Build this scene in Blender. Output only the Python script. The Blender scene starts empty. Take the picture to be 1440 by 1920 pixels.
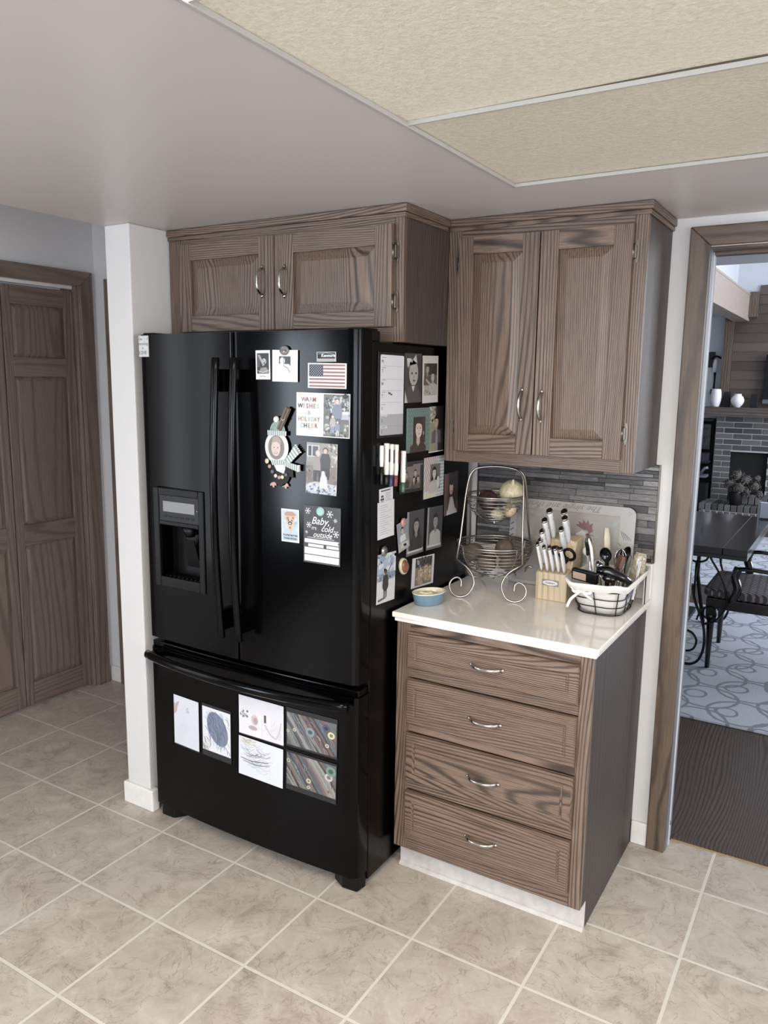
import bpy, bmesh, math, random
from mathutils import Vector, Matrix, Euler
random.seed(7)
PI = math.pi
SC = bpy.context.scene
COL = SC.collection
WM = {}                      # world matrix of every parent made here

# ------------------------------------------------------------------ helpers
def lin(c):
    c = c/255.0
    return c/12.92 if c <= .04045 else ((c+.055)/1.055)**2.4
def rgb(c, a=1.0):
    return (lin(c[0]), lin(c[1]), lin(c[2]), a)

class MB:
    def __init__(s):
        s.v = []; s.f = []; s.m = []; s.c = []; s.sm = []
    def add(s, vs, fs, mat=0, col=None, smooth=False):
        o = len(s.v); s.v += [tuple(p) for p in vs]
        for f in fs:
            s.f.append(tuple(o+i for i in f)); s.m.append(mat); s.c.append(col); s.sm.append(smooth)
        return s
    def box(s, x0, x1, y0, y1, z0, z1, mat=0, col=None):
        if x0 > x1: x0, x1 = x1, x0
        if y0 > y1: y0, y1 = y1, y0
        if z0 > z1: z0, z1 = z1, z0
        vs = [(x, y, z) for x in (x0, x1) for y in (y0, y1) for z in (z0, z1)]
        fs = [(0,1,3,2), (4,6,7,5), (0,4,5,1), (2,3,7,6), (0,2,6,4), (1,5,7,3)]
        return s.add(vs, fs, mat, col)
    def hexa(s, b, t, mat=0, col=None):
        """b, t: four bottom and four top corners in the same turning order"""
        vs = list(b)+list(t)
        return s.add(vs, [(3,2,1,0), (4,5,6,7), (0,1,5,4), (1,2,6,5), (2,3,7,6), (3,0,4,7)], mat, col)
    def prism(s, pts, h, axis='z', base=0.0, mat=0, col=None, smooth=False):
        n = len(pts)
        def P(a, b, c):
            return {'z': (a, b, c), 'y': (a, c, b), 'x': (c, a, b)}[axis]
        vs = [P(a, b, base) for a, b in pts]+[P(a, b, base+h) for a, b in pts]
        s.add(vs, [tuple(range(n))[::-1], tuple(range(n, 2*n))], mat, col)
        o = len(s.v)-2*n
        for i in range(n):
            j = (i+1) % n
            s.f.append((o+i, o+j, o+n+j, o+n+i)); s.m.append(mat); s.c.append(col); s.sm.append(smooth)
        return s
    def tube(s, path, r, n=10, closed=False, mat=0, col=None, flat=1.0, side=None, caps=True):
        """swept round (or flattened) bar; r is a number or a list"""
        P = [Vector(p) for p in path]; N = len(P)
        R = r if isinstance(r, (list, tuple)) else [r]*N
        up = None; rings = []
        for i in range(N):
            if closed: t = (P[(i+1) % N]-P[i-1])
            else: t = P[min(i+1, N-1)]-P[max(i-1, 0)]
            if t.length < 1e-9: t = Vector((0, 0, 1))
            t.normalize()
            if side is not None:
                u = Vector(side); u = u-t*u.dot(t)
                if u.length < 1e-6: u = t.orthogonal()
                u.normalize()
            elif up is None:
                u = t.orthogonal().normalized()
            else:
                u = up-t*up.dot(t); u.normalize()
            up = u; w = t.cross(u)
            rings.append([P[i]+u*math.cos(2*PI*k/n)*R[i]+w*math.sin(2*PI*k/n)*R[i]*flat for k in range(n)])
        vs = [p for ring in rings for p in ring]; fs = []
        for i in range(N if closed else N-1):
            a = i*n; b = ((i+1) % N)*n
            for k in range(n):
                fs.append((a+k, a+(k+1) % n, b+(k+1) % n, b+k))
        s.add(vs, fs, mat, col, True)
        if not closed and caps:
            o = len(s.v)-len(vs)
            s.f.append(tuple(o+k for k in range(n))[::-1]); s.m.append(mat); s.c.append(col); s.sm.append(False)
            s.f.append(tuple(o+(N-1)*n+k for k in range(n))); s.m.append(mat); s.c.append(col); s.sm.append(False)
        return s
    def lathe(s, prof, c=(0, 0, 0), n=24, mat=0, col=None, sx=1.0, sy=1.0, rot=0.0):
        rings = []
        for r, z in prof:
            rings.append([(c[0]+r*(math.cos(2*PI*k/n)*sx*math.cos(rot)-math.sin(2*PI*k/n)*sy*math.sin(rot)),
                           c[1]+r*(math.cos(2*PI*k/n)*sx*math.sin(rot)+math.sin(2*PI*k/n)*sy*math.cos(rot)),
                           c[2]+z) for k in range(n)])
        vs = [p for ring in rings for p in ring]; fs = []
        for i in range(len(prof)-1):
            for k in range(n):
                fs.append((i*n+k, i*n+(k+1) % n, (i+1)*n+(k+1) % n, (i+1)*n+k))
        s.add(vs, fs, mat, col, True)
        o = len(s.v)-len(vs)
        for i, rev in ((0, True), (len(prof)-1, False)):
            q = tuple(o+i*n+k for k in range(n))
            s.f.append(q[::-1] if rev else q); s.m.append(mat); s.c.append(col); s.sm.append(False)
        return s
    def blob(s, c, rx, ry, rz, n=16, m=10, noise=0.0, mat=0, col=None, rot=None, seed=0):
        rr = random.Random(seed); ph = [rr.uniform(0, 6) for _ in range(6)]
        vs = []; R = rot.to_matrix() if rot else None
        for i in range(m+1):
            th = PI*i/m
            for k in range(n):
                a = 2*PI*k/n
                x, y, z = math.sin(th)*math.cos(a), math.sin(th)*math.sin(a), math.cos(th)
                d = 1+noise*(math.sin(3*x+ph[0])+math.sin(4*y+ph[1])+math.sin(3.5*z+ph[2]))
                p = Vector((x*rx*d, y*ry*d, z*rz*d))
                if R: p = R @ p
                vs.append((c[0]+p.x, c[1]+p.y, c[2]+p.z))
        fs = []
        for i in range(m):
            for k in range(n):
                fs.append((i*n+k, (i+1)*n+k, (i+1)*n+(k+1) % n, i*n+(k+1) % n))
        return s.add(vs, fs, mat, col, True)
    def build(s, name, mats, parent=None, world=False, bevel=0, seg=2, loc=None, weld=False, clean=True):
        me = bpy.data.meshes.new(name)
        vs = s.v
        if world and parent is not None:
            inv = WM[parent].inverted(); vs = [tuple(inv @ Vector(p)) for p in vs]
        me.from_pydata(vs, [], s.f)
        if not isinstance(mats, (list, tuple)): mats = [mats]
        for m in mats: me.materials.append(m)
        me.polygons.foreach_set('material_index', s.m)
        me.polygons.foreach_set('use_smooth', s.sm)
        if any(c is not None for c in s.c):
            at = me.color_attributes.new('print_colour', 'FLOAT_COLOR', 'CORNER')
            for p in me.polygons:
                c = rgb(s.c[p.index]) if s.c[p.index] is not None else (1, 1, 1, 1)
                for li in p.loop_indices: at.data[li].color = c
        if clean:
            bm = bmesh.new(); bm.from_mesh(me)
            if weld: bmesh.ops.remove_doubles(bm, verts=bm.verts, dist=1e-5)
            bmesh.ops.recalc_face_normals(bm, faces=bm.faces)
            bm.to_mesh(me); bm.free()
        me.update()
        o = bpy.data.objects.new(name, me); COL.objects.link(o)
        if loc: o.location = loc
        if parent is not None: o.parent = parent
        base = WM[parent] if parent is not None else Matrix.Identity(4)
        WM[o] = base @ Matrix.Translation(loc or (0, 0, 0))
        if bevel:
            b = o.modifiers.new('soft_edges', 'BEVEL'); b.width = bevel; b.segments = seg
            b.limit_method = 'ANGLE'; b.angle_limit = math.radians(35); b.harden_normals = False
        return o

def tag(o, label=None, cat=None, group=None, kind=None):
    if label: o['label'] = label
    if cat: o['category'] = cat
    if group: o['group'] = group
    if kind: o['kind'] = kind
    return o
def thing(name, label, cat, loc=(0, 0, 0), rot=(0, 0, 0), group=None, kind=None, parent=None):
    o = bpy.data.objects.new(name, None); COL.objects.link(o)
    o.empty_display_size = .05
    o.location = loc; o.rotation_euler = rot
    WM[o] = Matrix.Translation(loc) @ Euler(rot).to_matrix().to_4x4()
    if parent is not None:
        o.parent = parent; WM[o] = WM[parent] @ WM[o]
    return tag(o, label, cat, group, kind)
def struct(name, mb, mats, bevel=0, label=None):
    o = mb.build(name, mats, bevel=bevel); o['kind'] = 'structure'
    if label: o['label'] = label
    return o

def text_part(name, txt, size, mat, parent, loc, rot=(PI/2, 0, 0), shear=0.0, sx=1.0, thick=.0001, align='CENTER', space=1.0, bold=0.0):
    """writing as a mesh; local frame of the text: x right, y up"""
    cu = bpy.data.curves.new('writing', 'FONT'); cu.body = txt; cu.size = size; cu.shear = shear
    cu.extrude = thick; cu.align_x = align; cu.align_y = 'CENTER'; cu.space_character = space; cu.offset = bold
    cu.resolution_u = 3
    tmp = bpy.data.objects.new('writing_source', cu); COL.objects.link(tmp)
    bpy.context.view_layer.update()
    dg = bpy.context.evaluated_depsgraph_get()
    me = bpy.data.meshes.new_from_object(tmp.evaluated_get(dg))
    bpy.data.objects.remove(tmp); bpy.data.curves.remove(cu)
    me.name = name; me.materials.clear(); me.materials.append(mat)
    o = bpy.data.objects.new(name, me); COL.objects.link(o)
    o.location = loc; o.rotation_euler = rot; o.scale = (sx, 1, 1)
    if parent is not None: o.parent = parent
    return o

# ------------------------------------------------------------------ materials
def nmat(name):
    m = bpy.data.materials.new(name); m.use_nodes = True
    nt = m.node_tree; b = nt.nodes['Principled BSDF']
    return m, nt, b
def N(nt, typ, **kw):
    n = nt.nodes.new(typ)
    for k, v in kw.items(): setattr(n, k, v)
    return n
def setin(n, **kw):
    for k, v in kw.items(): n.inputs[k.replace('_', ' ')].default_value = v
    return n
def mth(nt, op, a, b=None, c=None):
    n = nt.nodes.new('ShaderNodeMath'); n.operation = op
    for i, q in enumerate((a, b, c)):
        if q is None: continue
        if isinstance(q, (int, float)): n.inputs[i].default_value = q
        else: nt.links.new(q, n.inputs[i])
    return n.outputs[0]
def ramp(nt, fac, stops, interp='LINEAR'):
    r = nt.nodes.new('ShaderNodeValToRGB'); r.color_ramp.interpolation = interp
    e = r.color_ramp.elements
    while len(e) < len(stops): e.new(.5)
    for i, (p, c) in enumerate(stops):
        e[i].position = p; e[i].color = rgb(c) if max(c) > 1 else (c[0], c[1], c[2], 1)
    nt.links.new(fac, r.inputs[0]); return r.outputs[0]
def mixc(nt, fac, a, b, mode='MIX'):
    m = nt.nodes.new('ShaderNodeMix'); m.data_type = 'RGBA'; m.blend_type = mode
    for i, q in ((0, fac), (6, a), (7, b)):
        if isinstance(q, (int, float)): m.inputs[i].default_value = q
        elif isinstance(q, tuple): m.inputs[i].default_value = q
        else: nt.links.new(q, m.inputs[i])
    return m.outputs[2]
def noise(nt, vec, scale, detail=3, rough=.5, dist=0.0):
    n = nt.nodes.new('ShaderNodeTexNoise'); n.inputs['Scale'].default_value = scale
    n.inputs['Detail'].default_value = detail; n.inputs['Roughness'].default_value = rough
    n.inputs['Distortion'].default_value = dist
    if vec is not None: nt.links.new(vec, n.inputs['Vector'])
    return n.outputs['Fac']
def coords(nt, scale=(1, 1, 1), island=0.0, rot=(0, 0, 0), kind='Object'):
    t = nt.nodes.new('ShaderNodeTexCoord'); v = t.outputs[kind]
    if island:
        g = nt.nodes.new('ShaderNodeNewGeometry')
        w = nt.nodes.new('ShaderNodeTexWhiteNoise'); w.noise_dimensions = '1D'
        nt.links.new(g.outputs['Random Per Island'], w.inputs['W'])
        mu = nt.nodes.new('ShaderNodeVectorMath'); mu.operation = 'SCALE'
        nt.links.new(w.outputs['Color'], mu.inputs[0]); mu.inputs['Scale'].default_value = island
        ad = nt.nodes.new('ShaderNodeVectorMath'); ad.operation = 'ADD'
        nt.links.new(v, ad.inputs[0]); nt.links.new(mu.outputs[0], ad.inputs[1]); v = ad.outputs[0]
    mp = nt.nodes.new('ShaderNodeMapping'); mp.inputs['Scale'].default_value = scale
    mp.inputs['Rotation'].default_value = rot
    nt.links.new(v, mp.inputs['Vector']); return mp.outputs[0]
def bump(nt, b, h, strength=.2, dist=.002):
    n = nt.nodes.new('ShaderNodeBump'); n.inputs['Strength'].default_value = strength
    n.inputs['Distance'].default_value = dist
    nt.links.new(h, n.inputs['Height']); nt.links.new(n.outputs[0], b.inputs['Normal'])

def plain(name, c, rough=.5, metal=0.0, spec=.5, coat=0.0, bumpy=None, vary=0.0, **kw):
    m, nt, b = nmat(name)
    b.inputs['Base Color'].default_value = rgb(c); b.inputs['Roughness'].default_value = rough
    b.inputs['Metallic'].default_value = metal; b.inputs['Specular IOR Level'].default_value = spec
    b.inputs['Coat Weight'].default_value = coat
    if coat: b.inputs['Coat Roughness'].default_value = kw.get('coat_rough', .05)
    if bumpy or vary:
        v = coords(nt)
        n = noise(nt, v, bumpy[0] if bumpy else 30, 4)
        if bumpy: bump(nt, b, n, bumpy[1], bumpy[2] if len(bumpy) > 2 else .001)
        if vary:
            lo = tuple(max(0, x*(1-vary)) for x in c); hi = tuple(min(255, x*(1+vary)) for x in c)
            nt.links.new(ramp(nt, n, [(.3, lo), (.7, hi)]), b.inputs['Base Color'])
    return m

def wood(name, axis, light, mid, dark, ring=.009, stretch=.10, rough=.42, sc=1.0, pores=.55, island=9.0, coat=.1, wild=42.0, contrast=1.0):
    """ring: spacing of the growth lines in metres; wild: how far they wander into cathedral shapes"""
    m, nt, b = nmat(name)
    s = [1.0*sc, 1.0*sc, 1.0*sc]; s['xyz'.index(axis)] = stretch*sc
    v = coords(nt, tuple(s), island)
    n1 = noise(nt, v, 3.6, 1.0, .4, .1)
    sp = N(nt, 'ShaderNodeSeparateXYZ'); nt.links.new(v, sp.inputs[0])
    ac = [sp.outputs[i] for i in range(3) if 'xyz'[i] != axis]
    lin_ = mth(nt, 'MULTIPLY', mth(nt, 'ADD', ac[0], ac[1]), 2*PI/ring)
    wob = noise(nt, v, 26, 2, .5)
    w = mth(nt, 'ADD', lin_, mth(nt, 'MULTIPLY', n1, wild*2*PI))
    w = mth(nt, 'ADD', w, mth(nt, 'MULTIPLY', wob, 5.0))
    g = mth(nt, 'MULTIPLY_ADD', mth(nt, 'SINE', w), .5, .5)
    c1 = ramp(nt, g, [(0.0, dark), (.30, mid), (.62, light), (1.0, light)])
    vb = noise(nt, v, 9, 2, .5)
    c1 = mixc(nt, ramp(nt, vb, [(.35, (1, 1, 1)), (.65, (.5, .5, .5))]), rgb(mid), c1)
    s2 = [330*sc, 330*sc, 330*sc]; s2['xyz'.index(axis)] = 9*sc
    v2 = coords(nt, tuple(s2), island)
    p = noise(nt, v2, 1.0, 2, .6)
    pm = ramp(nt, p, [(.36, (.35, .33, .32)), (.52, (1, 1, 1))])
    c2 = mixc(nt, pores, c1, pm, 'MULTIPLY')
    big = noise(nt, v, 2.2, 2)
    tone = ramp(nt, big, [(.3, (.84, .84, .86)), (.7, (1.0, 1.0, 1.0))])
    c3 = mixc(nt, .9, c2, tone, 'MULTIPLY')
    nt.links.new(c3, b.inputs['Base Color'])
    b.inputs['Roughness'].default_value = rough; b.inputs['Coat Weight'].default_value = coat
    b.inputs['Coat Roughness'].default_value = .3
    bump(nt, b, mth(nt, 'ADD', p, mth(nt, 'MULTIPLY', g, .6)), .22, .0006)
    return m
OL, OM, OD = (134, 113, 98), (110, 92, 79), (56, 45, 38)
oak = {a: wood('oak_grain_'+a, a, OL, OM, OD) for a in 'xyz'}
OAK = [oak['x'], oak['y'], oak['z']]
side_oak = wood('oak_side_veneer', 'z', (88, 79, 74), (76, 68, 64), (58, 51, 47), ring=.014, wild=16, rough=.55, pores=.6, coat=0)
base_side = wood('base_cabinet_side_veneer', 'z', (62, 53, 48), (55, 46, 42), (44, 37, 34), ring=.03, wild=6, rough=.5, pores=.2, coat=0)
casing_wood = {a: wood('stained_trim_'+a, a, (112, 95, 80), (96, 80, 66), (68, 54, 44), ring=.05, wild=4, stretch=.3, rough=.45, pores=.3) for a in 'xyz'}
CW = [casing_wood['x'], casing_wood['y'], casing_wood['z']]
closet_wood = {a: wood('closet_wood_'+a, a, (134, 119, 110), (126, 111, 102), (108, 94, 86), ring=.045, wild=16, stretch=.1, rough=.45, pores=.35) for a in 'xyz'}
CL = [closet_wood['x'], closet_wood['y'], closet_wood['z']]
dark_floor = None

wall_paint = plain('white_wall_paint', (216, 214, 213), .55, bumpy=(180, .05))
hall_paint = plain('hall_wall_paint', (220, 220, 222), .6, bumpy=(180, .05))
ceil_paint = plain('ceiling_paint', (196, 192, 191), .38, bumpy=(90, .04))
trim_white = plain('white_trim_paint', (228, 225, 221), .35, vary=.02)
kick_white = plain('scuffed_kickboard_paint', (192, 187, 182), .4, vary=.05)
counter_mat = plain('white_solid_surface', (238, 233, 227), .12, coat=.4, vary=.015)
black_gloss = plain('black_appliance_gloss', (2, 2, 3), .15, spec=.17)
black_side = plain('black_appliance_side', (4, 3, 4), .26, spec=.18, bumpy=(350, .03))
black_plastic = plain('black_plastic', (9, 9, 10), .35, spec=.25)
black_matte = plain('matte_black', (10, 10, 10), .7)
disp_grey = plain('dispenser_panel_grey', (40, 40, 44), .45, spec=.3)
lcd_mat = plain('dispenser_display', (128, 128, 130), .3)
nickel = plain('brushed_nickel', (190, 186, 180), .22, metal=1.0)
pewter = plain('dark_pewter', (120, 112, 104), .3, metal=1.0)
steel = plain('polished_steel', (205, 205, 205), .12, metal=1.0)
wire_mat = plain('satin_steel_wire', (172, 168, 164), .3, metal=1.0)
black_wire = plain('black_wire_enamel', (14, 14, 15), .4)
white_plastic = plain('white_plastic', (236, 234, 230), .3)
cloth_mat = plain('white_cotton', (226, 222, 218), .85, bumpy=(60, .25, .002))
iron_mat = plain('wrought_iron', (24, 23, 26), .3, metal=.6)
dark_table = plain('dark_table_finish', (20, 19, 21), .22, coat=.2)

def attr_mat(name, rough=.4, coat=0.0):
    m, nt, b = nmat(name)
    a = N(nt, 'ShaderNodeAttribute'); a.attribute_name = 'print_colour'
    v = coords(nt); n = noise(nt, v, 420, 2)
    c = mixc(nt, .25, a.outputs['Color'], ramp(nt, n, [(.3, (.72, .72, .72)), (.6, (1, 1, 1))]), 'MULTIPLY')
    hs = N(nt, 'ShaderNodeHueSaturation'); hs.inputs['Saturation'].default_value = .66; hs.inputs['Value'].default_value = .90; nt.links.new(c, hs.inputs['Color'])
    nt.links.new(hs.outputs['Color'], b.inputs['Base Color'])
    b.inputs['Roughness'].default_value = rough; b.inputs['Coat Weight'].default_value = coat
    b.inputs['Coat Roughness'].default_value = .2
    return m
paper = attr_mat('printed_paper', .5)
photo = attr_mat('glossy_photo_print', .4, .15)
painted = attr_mat('painted_craft_wood', .6)

def tile_floor_mat():
    m, nt, b = nmat('stone_look_floor_tile')
    t = N(nt, 'ShaderNodeTexCoord'); mp = N(nt, 'ShaderNodeMapping'); T = .3492
    mp.inputs['Location'].default_value = (1.4693/T+40, .8754/T+40, 0); mp.inputs['Scale'].default_value = (1/T, 1/T, 1)
    nt.links.new(t.outputs['Object'], mp.inputs['Vector'])
    br = N(nt, 'ShaderNodeTexBrick'); br.offset = 0; br.squash = 1
    nt.links.new(mp.outputs[0], br.inputs['Vector'])
    setin(br, Scale=1.0, Mortar_Size=.016, Mortar_Smooth=.3, Bias=0.0, Brick_Width=1.0, Row_Height=1.0)
    br.inputs['Color1'].default_value = (0, 0, 0, 1); br.inputs['Color2'].default_value = (1, 1, 1, 1)
    cell = N(nt, 'ShaderNodeVectorMath', operation='FLOOR'); nt.links.new(mp.outputs[0], cell.inputs[0])
    wn = N(nt, 'ShaderNodeTexWhiteNoise', noise_dimensions='3D'); nt.links.new(cell.outputs[0], wn.inputs['Vector'])
    off = N(nt, 'ShaderNodeVectorMath', operation='SCALE'); nt.links.new(wn.outputs['Color'], off.inputs[0]); off.inputs['Scale'].default_value = 7
    add = N(nt, 'ShaderNodeVectorMath', operation='ADD'); nt.links.new(t.outputs['Object'], add.inputs[0]); nt.links.new(off.outputs[0], add.inputs[1])
    v = add.outputs[0]
    n1 = noise(nt, v, 10, 8, .68, .8)
    base = ramp(nt, n1, [(.28, (156, 144, 134)), (.45, (182, 171, 160)), (.6, (194, 184, 173)), (.75, (208, 199, 188))])
    n2 = noise(nt, v, 5.5, 5, .6, 1.6)
    vein = mth(nt, 'ABSOLUTE', mth(nt, 'SUBTRACT', n2, .5))
    vm = ramp(nt, vein, [(0.0, (.66, .62, .57)), (.012, (1, 1, 1))])
    n3 = noise(nt, v, 8, 6, .65, 1.2)
    vein2 = mth(nt, 'ABSOLUTE', mth(nt, 'SUBTRACT', n3, .44))
    lf = ramp(nt, vein2, [(0.0, (.45, .45, .45)), (.01, (0, 0, 0))])
    c = mixc(nt, .8, base, vm, 'MULTIPLY')
    c = mixc(nt, lf, c, rgb((196, 188, 176)))
    gn = noise(nt, t.outputs['Object'], 60, 4, .7)
    c = mixc(nt, .35, c, ramp(nt, gn, [(.3, (.8, .8, .8)), (.65, (1.0, 1.0, 1.0))]), 'MULTIPLY')
    grout = mixc(nt, br.outputs['Fac'], c, rgb((210, 204, 194)))
    nt.links.new(grout, b.inputs['Base Color'])
    b.inputs['Roughness'].default_value = .42; b.inputs['Specular IOR Level'].default_value = .4
    h = mth(nt, 'SUBTRACT', mth(nt, 'MULTIPLY', n1, .25), mth(nt, 'MULTIPLY', br.outputs['Fac'], .8))
    bump(nt, b, h, .35, .004)
    return m
tile_mat = tile_floor_mat()

def plank_mat():
    m = wood('dark_hardwood_floor', 'y', (86, 70, 60), (70, 57, 49), (38, 30, 26), ring=.016, wild=22, stretch=.16, rough=.5, pores=.4, island=0, coat=.05)
    return m
plank = plank_mat()
def island_ramp_mat(name, stops, rough=.4, metal=0, nscale=30, coat=0, bm=.2, mottle=.5):
    m, nt, b = nmat(name)
    g = N(nt, 'ShaderNodeNewGeometry')
    c = ramp(nt, g.outputs['Random Per Island'], stops)
    v = coords(nt, (1, 1, 3)); n = noise(nt, v, nscale, 5, .65, .6)
    c = mixc(nt, mottle, c, ramp(nt, n, [(.3, (.45, .45, .47)), (.7, (1, 1, 1))]), 'MULTIPLY')
    nt.links.new(c, b.inputs['Base Color']); b.inputs['Roughness'].default_value = rough
    b.inputs['Metallic'].default_value = metal; b.inputs['Coat Weight'].default_value = coat
    bump(nt, b, n, bm, .002)
    return m
slate = island_ramp_mat('mosaic_strip_tile', [(0, (52, 49, 49)), (.25, (138, 134, 132)), (.45, (82, 78, 80)), (.65, (160, 156, 152)), (.85, (104, 100, 98)), (1, (42, 38, 38))], .22, coat=.5, nscale=38, mottle=.85)
grout_grey = plain('mosaic_grout', (70, 68, 68), .8)
brick_mat = island_ramp_mat('painted_grey_brick', [(0, (62, 60, 62)), (.3, (96, 94, 94)), (.6, (78, 76, 77)), (1, (112, 110, 109))], .8, nscale=40, mottle=.4)
mortar = plain('brick_mortar', (176, 174, 174), .9)
def rug_mat():
    m, nt, b = nmat('patterned_rug_pile')
    t = N(nt, 'ShaderNodeTexCoord'); v = t.outputs['Object']
    sx = N(nt, 'ShaderNodeSeparateXYZ'); nt.links.new(v, sx.inputs[0])
    wob = mth(nt, 'MULTIPLY', noise(nt, v, 9, 2), .03)
    def ringset(ox, oy, px, py, r1, w, asp=1.0):
        x = mth(nt, 'SUBTRACT', mth(nt, 'MODULO', mth(nt, 'ADD', mth(nt, 'ADD', sx.outputs[0], wob), 40+ox), px), px/2)
        y = mth(nt, 'SUBTRACT', mth(nt, 'MODULO', mth(nt, 'ADD', mth(nt, 'ADD', sx.outputs[1], wob), 40+oy), py), py/2)
        d = mth(nt, 'SQRT', mth(nt, 'ADD', mth(nt, 'MULTIPLY', x, x), mth(nt, 'MULTIPLY', mth(nt, 'MULTIPLY', y, asp), mth(nt, 'MULTIPLY', y, asp))))
        return mth(nt, 'LESS_THAN', mth(nt, 'ABSOLUTE', mth(nt, 'SUBTRACT', d, r1)), w)
    a = ringset(0, 0, .40, .33, .150, .009)
    c = ringset(.18, .18, .40, .33, .150, .009)
    d = ringset(0, .18, .36, .36, .052, .008)
    e = ringset(.18, 0, .36, .36, .052, .008)
    q = mth(nt, 'MAXIMUM', mth(nt, 'MAXIMUM', a, c), mth(nt, 'MAXIMUM', d, e))
    n = noise(nt, v, 240, 3, .7)
    base = ramp(nt, n, [(.3, (150, 155, 166)), (.7, (196, 200, 208))])
    nt.links.new(mixc(nt, q, base, rgb((128, 131, 141))), b.inputs['Base Color'])
    b.inputs['Roughness'].default_value = .95; bump(nt, b, n, .5, .004)
    return m
rug_m = rug_mat()
def seat_mat():
    m, nt, b = nmat('woven_diamond_seat_fabric')
    v = coords(nt, (1, 1, 1), rot=(0, 0, PI/4))
    ch = N(nt, 'ShaderNodeTexBrick'); ch.offset = .5; nt.links.new(v, ch.inputs['Vector'])
    setin(ch, Scale=17.0, Mortar_Size=.12, Brick_Width=1.0, Row_Height=.45, Bias=0.0)
    ch.inputs['Color1'].default_value = rgb((128, 122, 124)); ch.inputs['Color2'].default_value = rgb((112, 106, 108)); ch.inputs['Mortar'].default_value = rgb((58, 53, 56))
    nt.links.new(ch.outputs['Color'], b.inputs['Base Color']); b.inputs['Roughness'].default_value = .8
    return m
seat_m = seat_mat()
def diffuser_mat(strength, name):
    m, nt, b = nmat(name)
    v = coords(nt); n = noise(nt, v, 95, 3, .55, .3)
    b.inputs['Base Color'].default_value = rgb((168, 163, 150)); b.inputs['Roughness'].default_value = .32
    c = ramp(nt, n, [(.3, (214, 203, 180)), (.7, (255, 245, 224))])
    nt.links.new(c, b.inputs['Emission Color']); b.inputs['Emission Strength'].default_value = strength
    bump(nt, b, n, .6, .006)
    return m
diff_near = diffuser_mat(.33, 'dim_light_diffuser'); diff_far = diffuser_mat(.22, 'faint_light_diffuser'); diff_lit = diffuser_mat(12.5, 'lit_light_diffuser')

# ------------------------------------------------------------------ the setting: kitchen and hall
CZ = 2.160; WXL, WXR = -1.7445, -1.622; XC = -2.818
b = MB(); b.box(-2.95, 3.05, -5.05, .095, -.12, 0); struct('floor', b, tile_mat)
b = MB()
LX0, LX1, LY0, LY1 = -.284, .935, -3.06, -.642
b.box(WXL, LX0, -5.05, .0, CZ, CZ+.02); b.box(LX1, 3.05, -5.05, .0, CZ, CZ+.02)
b.box(LX0, LX1, LY1, .0, CZ, CZ+.02); b.box(LX0, LX1, -5.05, LY0, CZ, CZ+.02)
b.box(WXL, WXL+.02, -5.05, 0, CZ+.02, 2.46)                       # hall side of the dropped ceiling
b.box(-2.95, WXL, -5.05, .1, 2.44, 2.46)
struct('ceiling', b, ceil_paint)
b = MB(); b.box(WXL, .118, 0, .10, 0, 2.46); b.box(.118, 1.06, 0, .10, 2.068, 2.46); b.box(1.06, 3.05, 0, .10, 0, 2.46)
struct('wall_back', b, wall_paint)
b = MB(); b.box(XC, WXL, .03, .10, 0, 2.44); struct('wall_hall_end', b, hall_paint)
b = MB(); b.box(WXL, WXR, -.788, 0, 0, CZ); struct('wall_wing', b, wall_paint, bevel=.004)
b = MB(); b.box(XC-.13, XC, -.068, .10, 0, 2.44); b.box(XC-.13, XC, -1.58, -.068, 2.084, 2.44); b.box(XC-.13, XC, -3.5, -2.6, 0, 2.44); b.box(XC-.13, XC, -1.8, -1.58, 0, 2.44); b.box(XC-.13, XC, -2.6, -1.8, 0, .45); b.box(XC-.13, XC, -2.6, -1.8, 2.05, 2.44)
b.box(XC-.13, XC, -5.05, -4.65, 0, 2.44); b.box(XC-.13, XC, -4.65, -3.5, 2.05, 2.44); b.box(XC-.13, XC, -4.65, -3.5, 0, .45)
b.box(XC-.75, XC-.70, -1.7, .1, 0, 2.44); b.box(XC-.75, XC-.13, .05, .1, 0, 2.44); b.box(XC-.75, XC-.13, -1.7, -1.65, 0, 2.44)
struct('wall_left', b, hall_paint)
b = MB(); b.box(3.0, 3.12, -5.05, -3.6, 0, 2.3); b.box(3.0, 3.12, -1.2, .1, 0, 2.3); b.box(3.0, 3.12, -3.6, -1.2, 0, .95); b.box(3.0, 3.12, -3.6, -1.2, 2.0, 2.3)
struct('wall_right', b, wall_paint)
b = MB(); b.box(-2.95, -1.2, -5.17, -5.05, 0, 2.46); b.box(2.2, 3.12, -5.17, -5.05, 0, 2.46)
b.box(-1.2, 2.2, -5.17, -5.05, 0, .06); b.box(-1.2, 2.2, -5.17, -5.05, 2.05, 2.46); struct('wall_front', b, wall_paint)
def window(n, cx, cy, w, z0, z1, along):
    r = thing('window_%d' % n, None, None, kind='structure')
    b = MB(); t = .05
    def bx(a0, a1, zz0, zz1):
        if along == 'x': b.box(cx+a0, cx+a1, cy-.04, cy+.04, zz0, zz1)
        else: b.box(cx-.04, cx+.04, cy+a0, cy+a1, zz0, zz1)
    bx(-w/2, w/2, z0, z0+t); bx(-w/2, w/2, z1-t, z1); bx(-w/2, -w/2+t, z0+t, z1-t); bx(w/2-t, w/2, z0+t, z1-t); bx(-t/2, t/2, z0+t, z1-t)
    b.build('window_frame', trim_white, r, bevel=.004)
window(1, .5, -5.11, 3.4, .06, 2.05, 'x')
window(2, 3.06, -2.4, 2.4, .95, 2.0, 'y')
window(3, XC-.065, -4.075, 1.15, .45, 2.05, 'y')
window(5, XC-.065, -2.2, .8, .45, 2.05, 'y')

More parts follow.
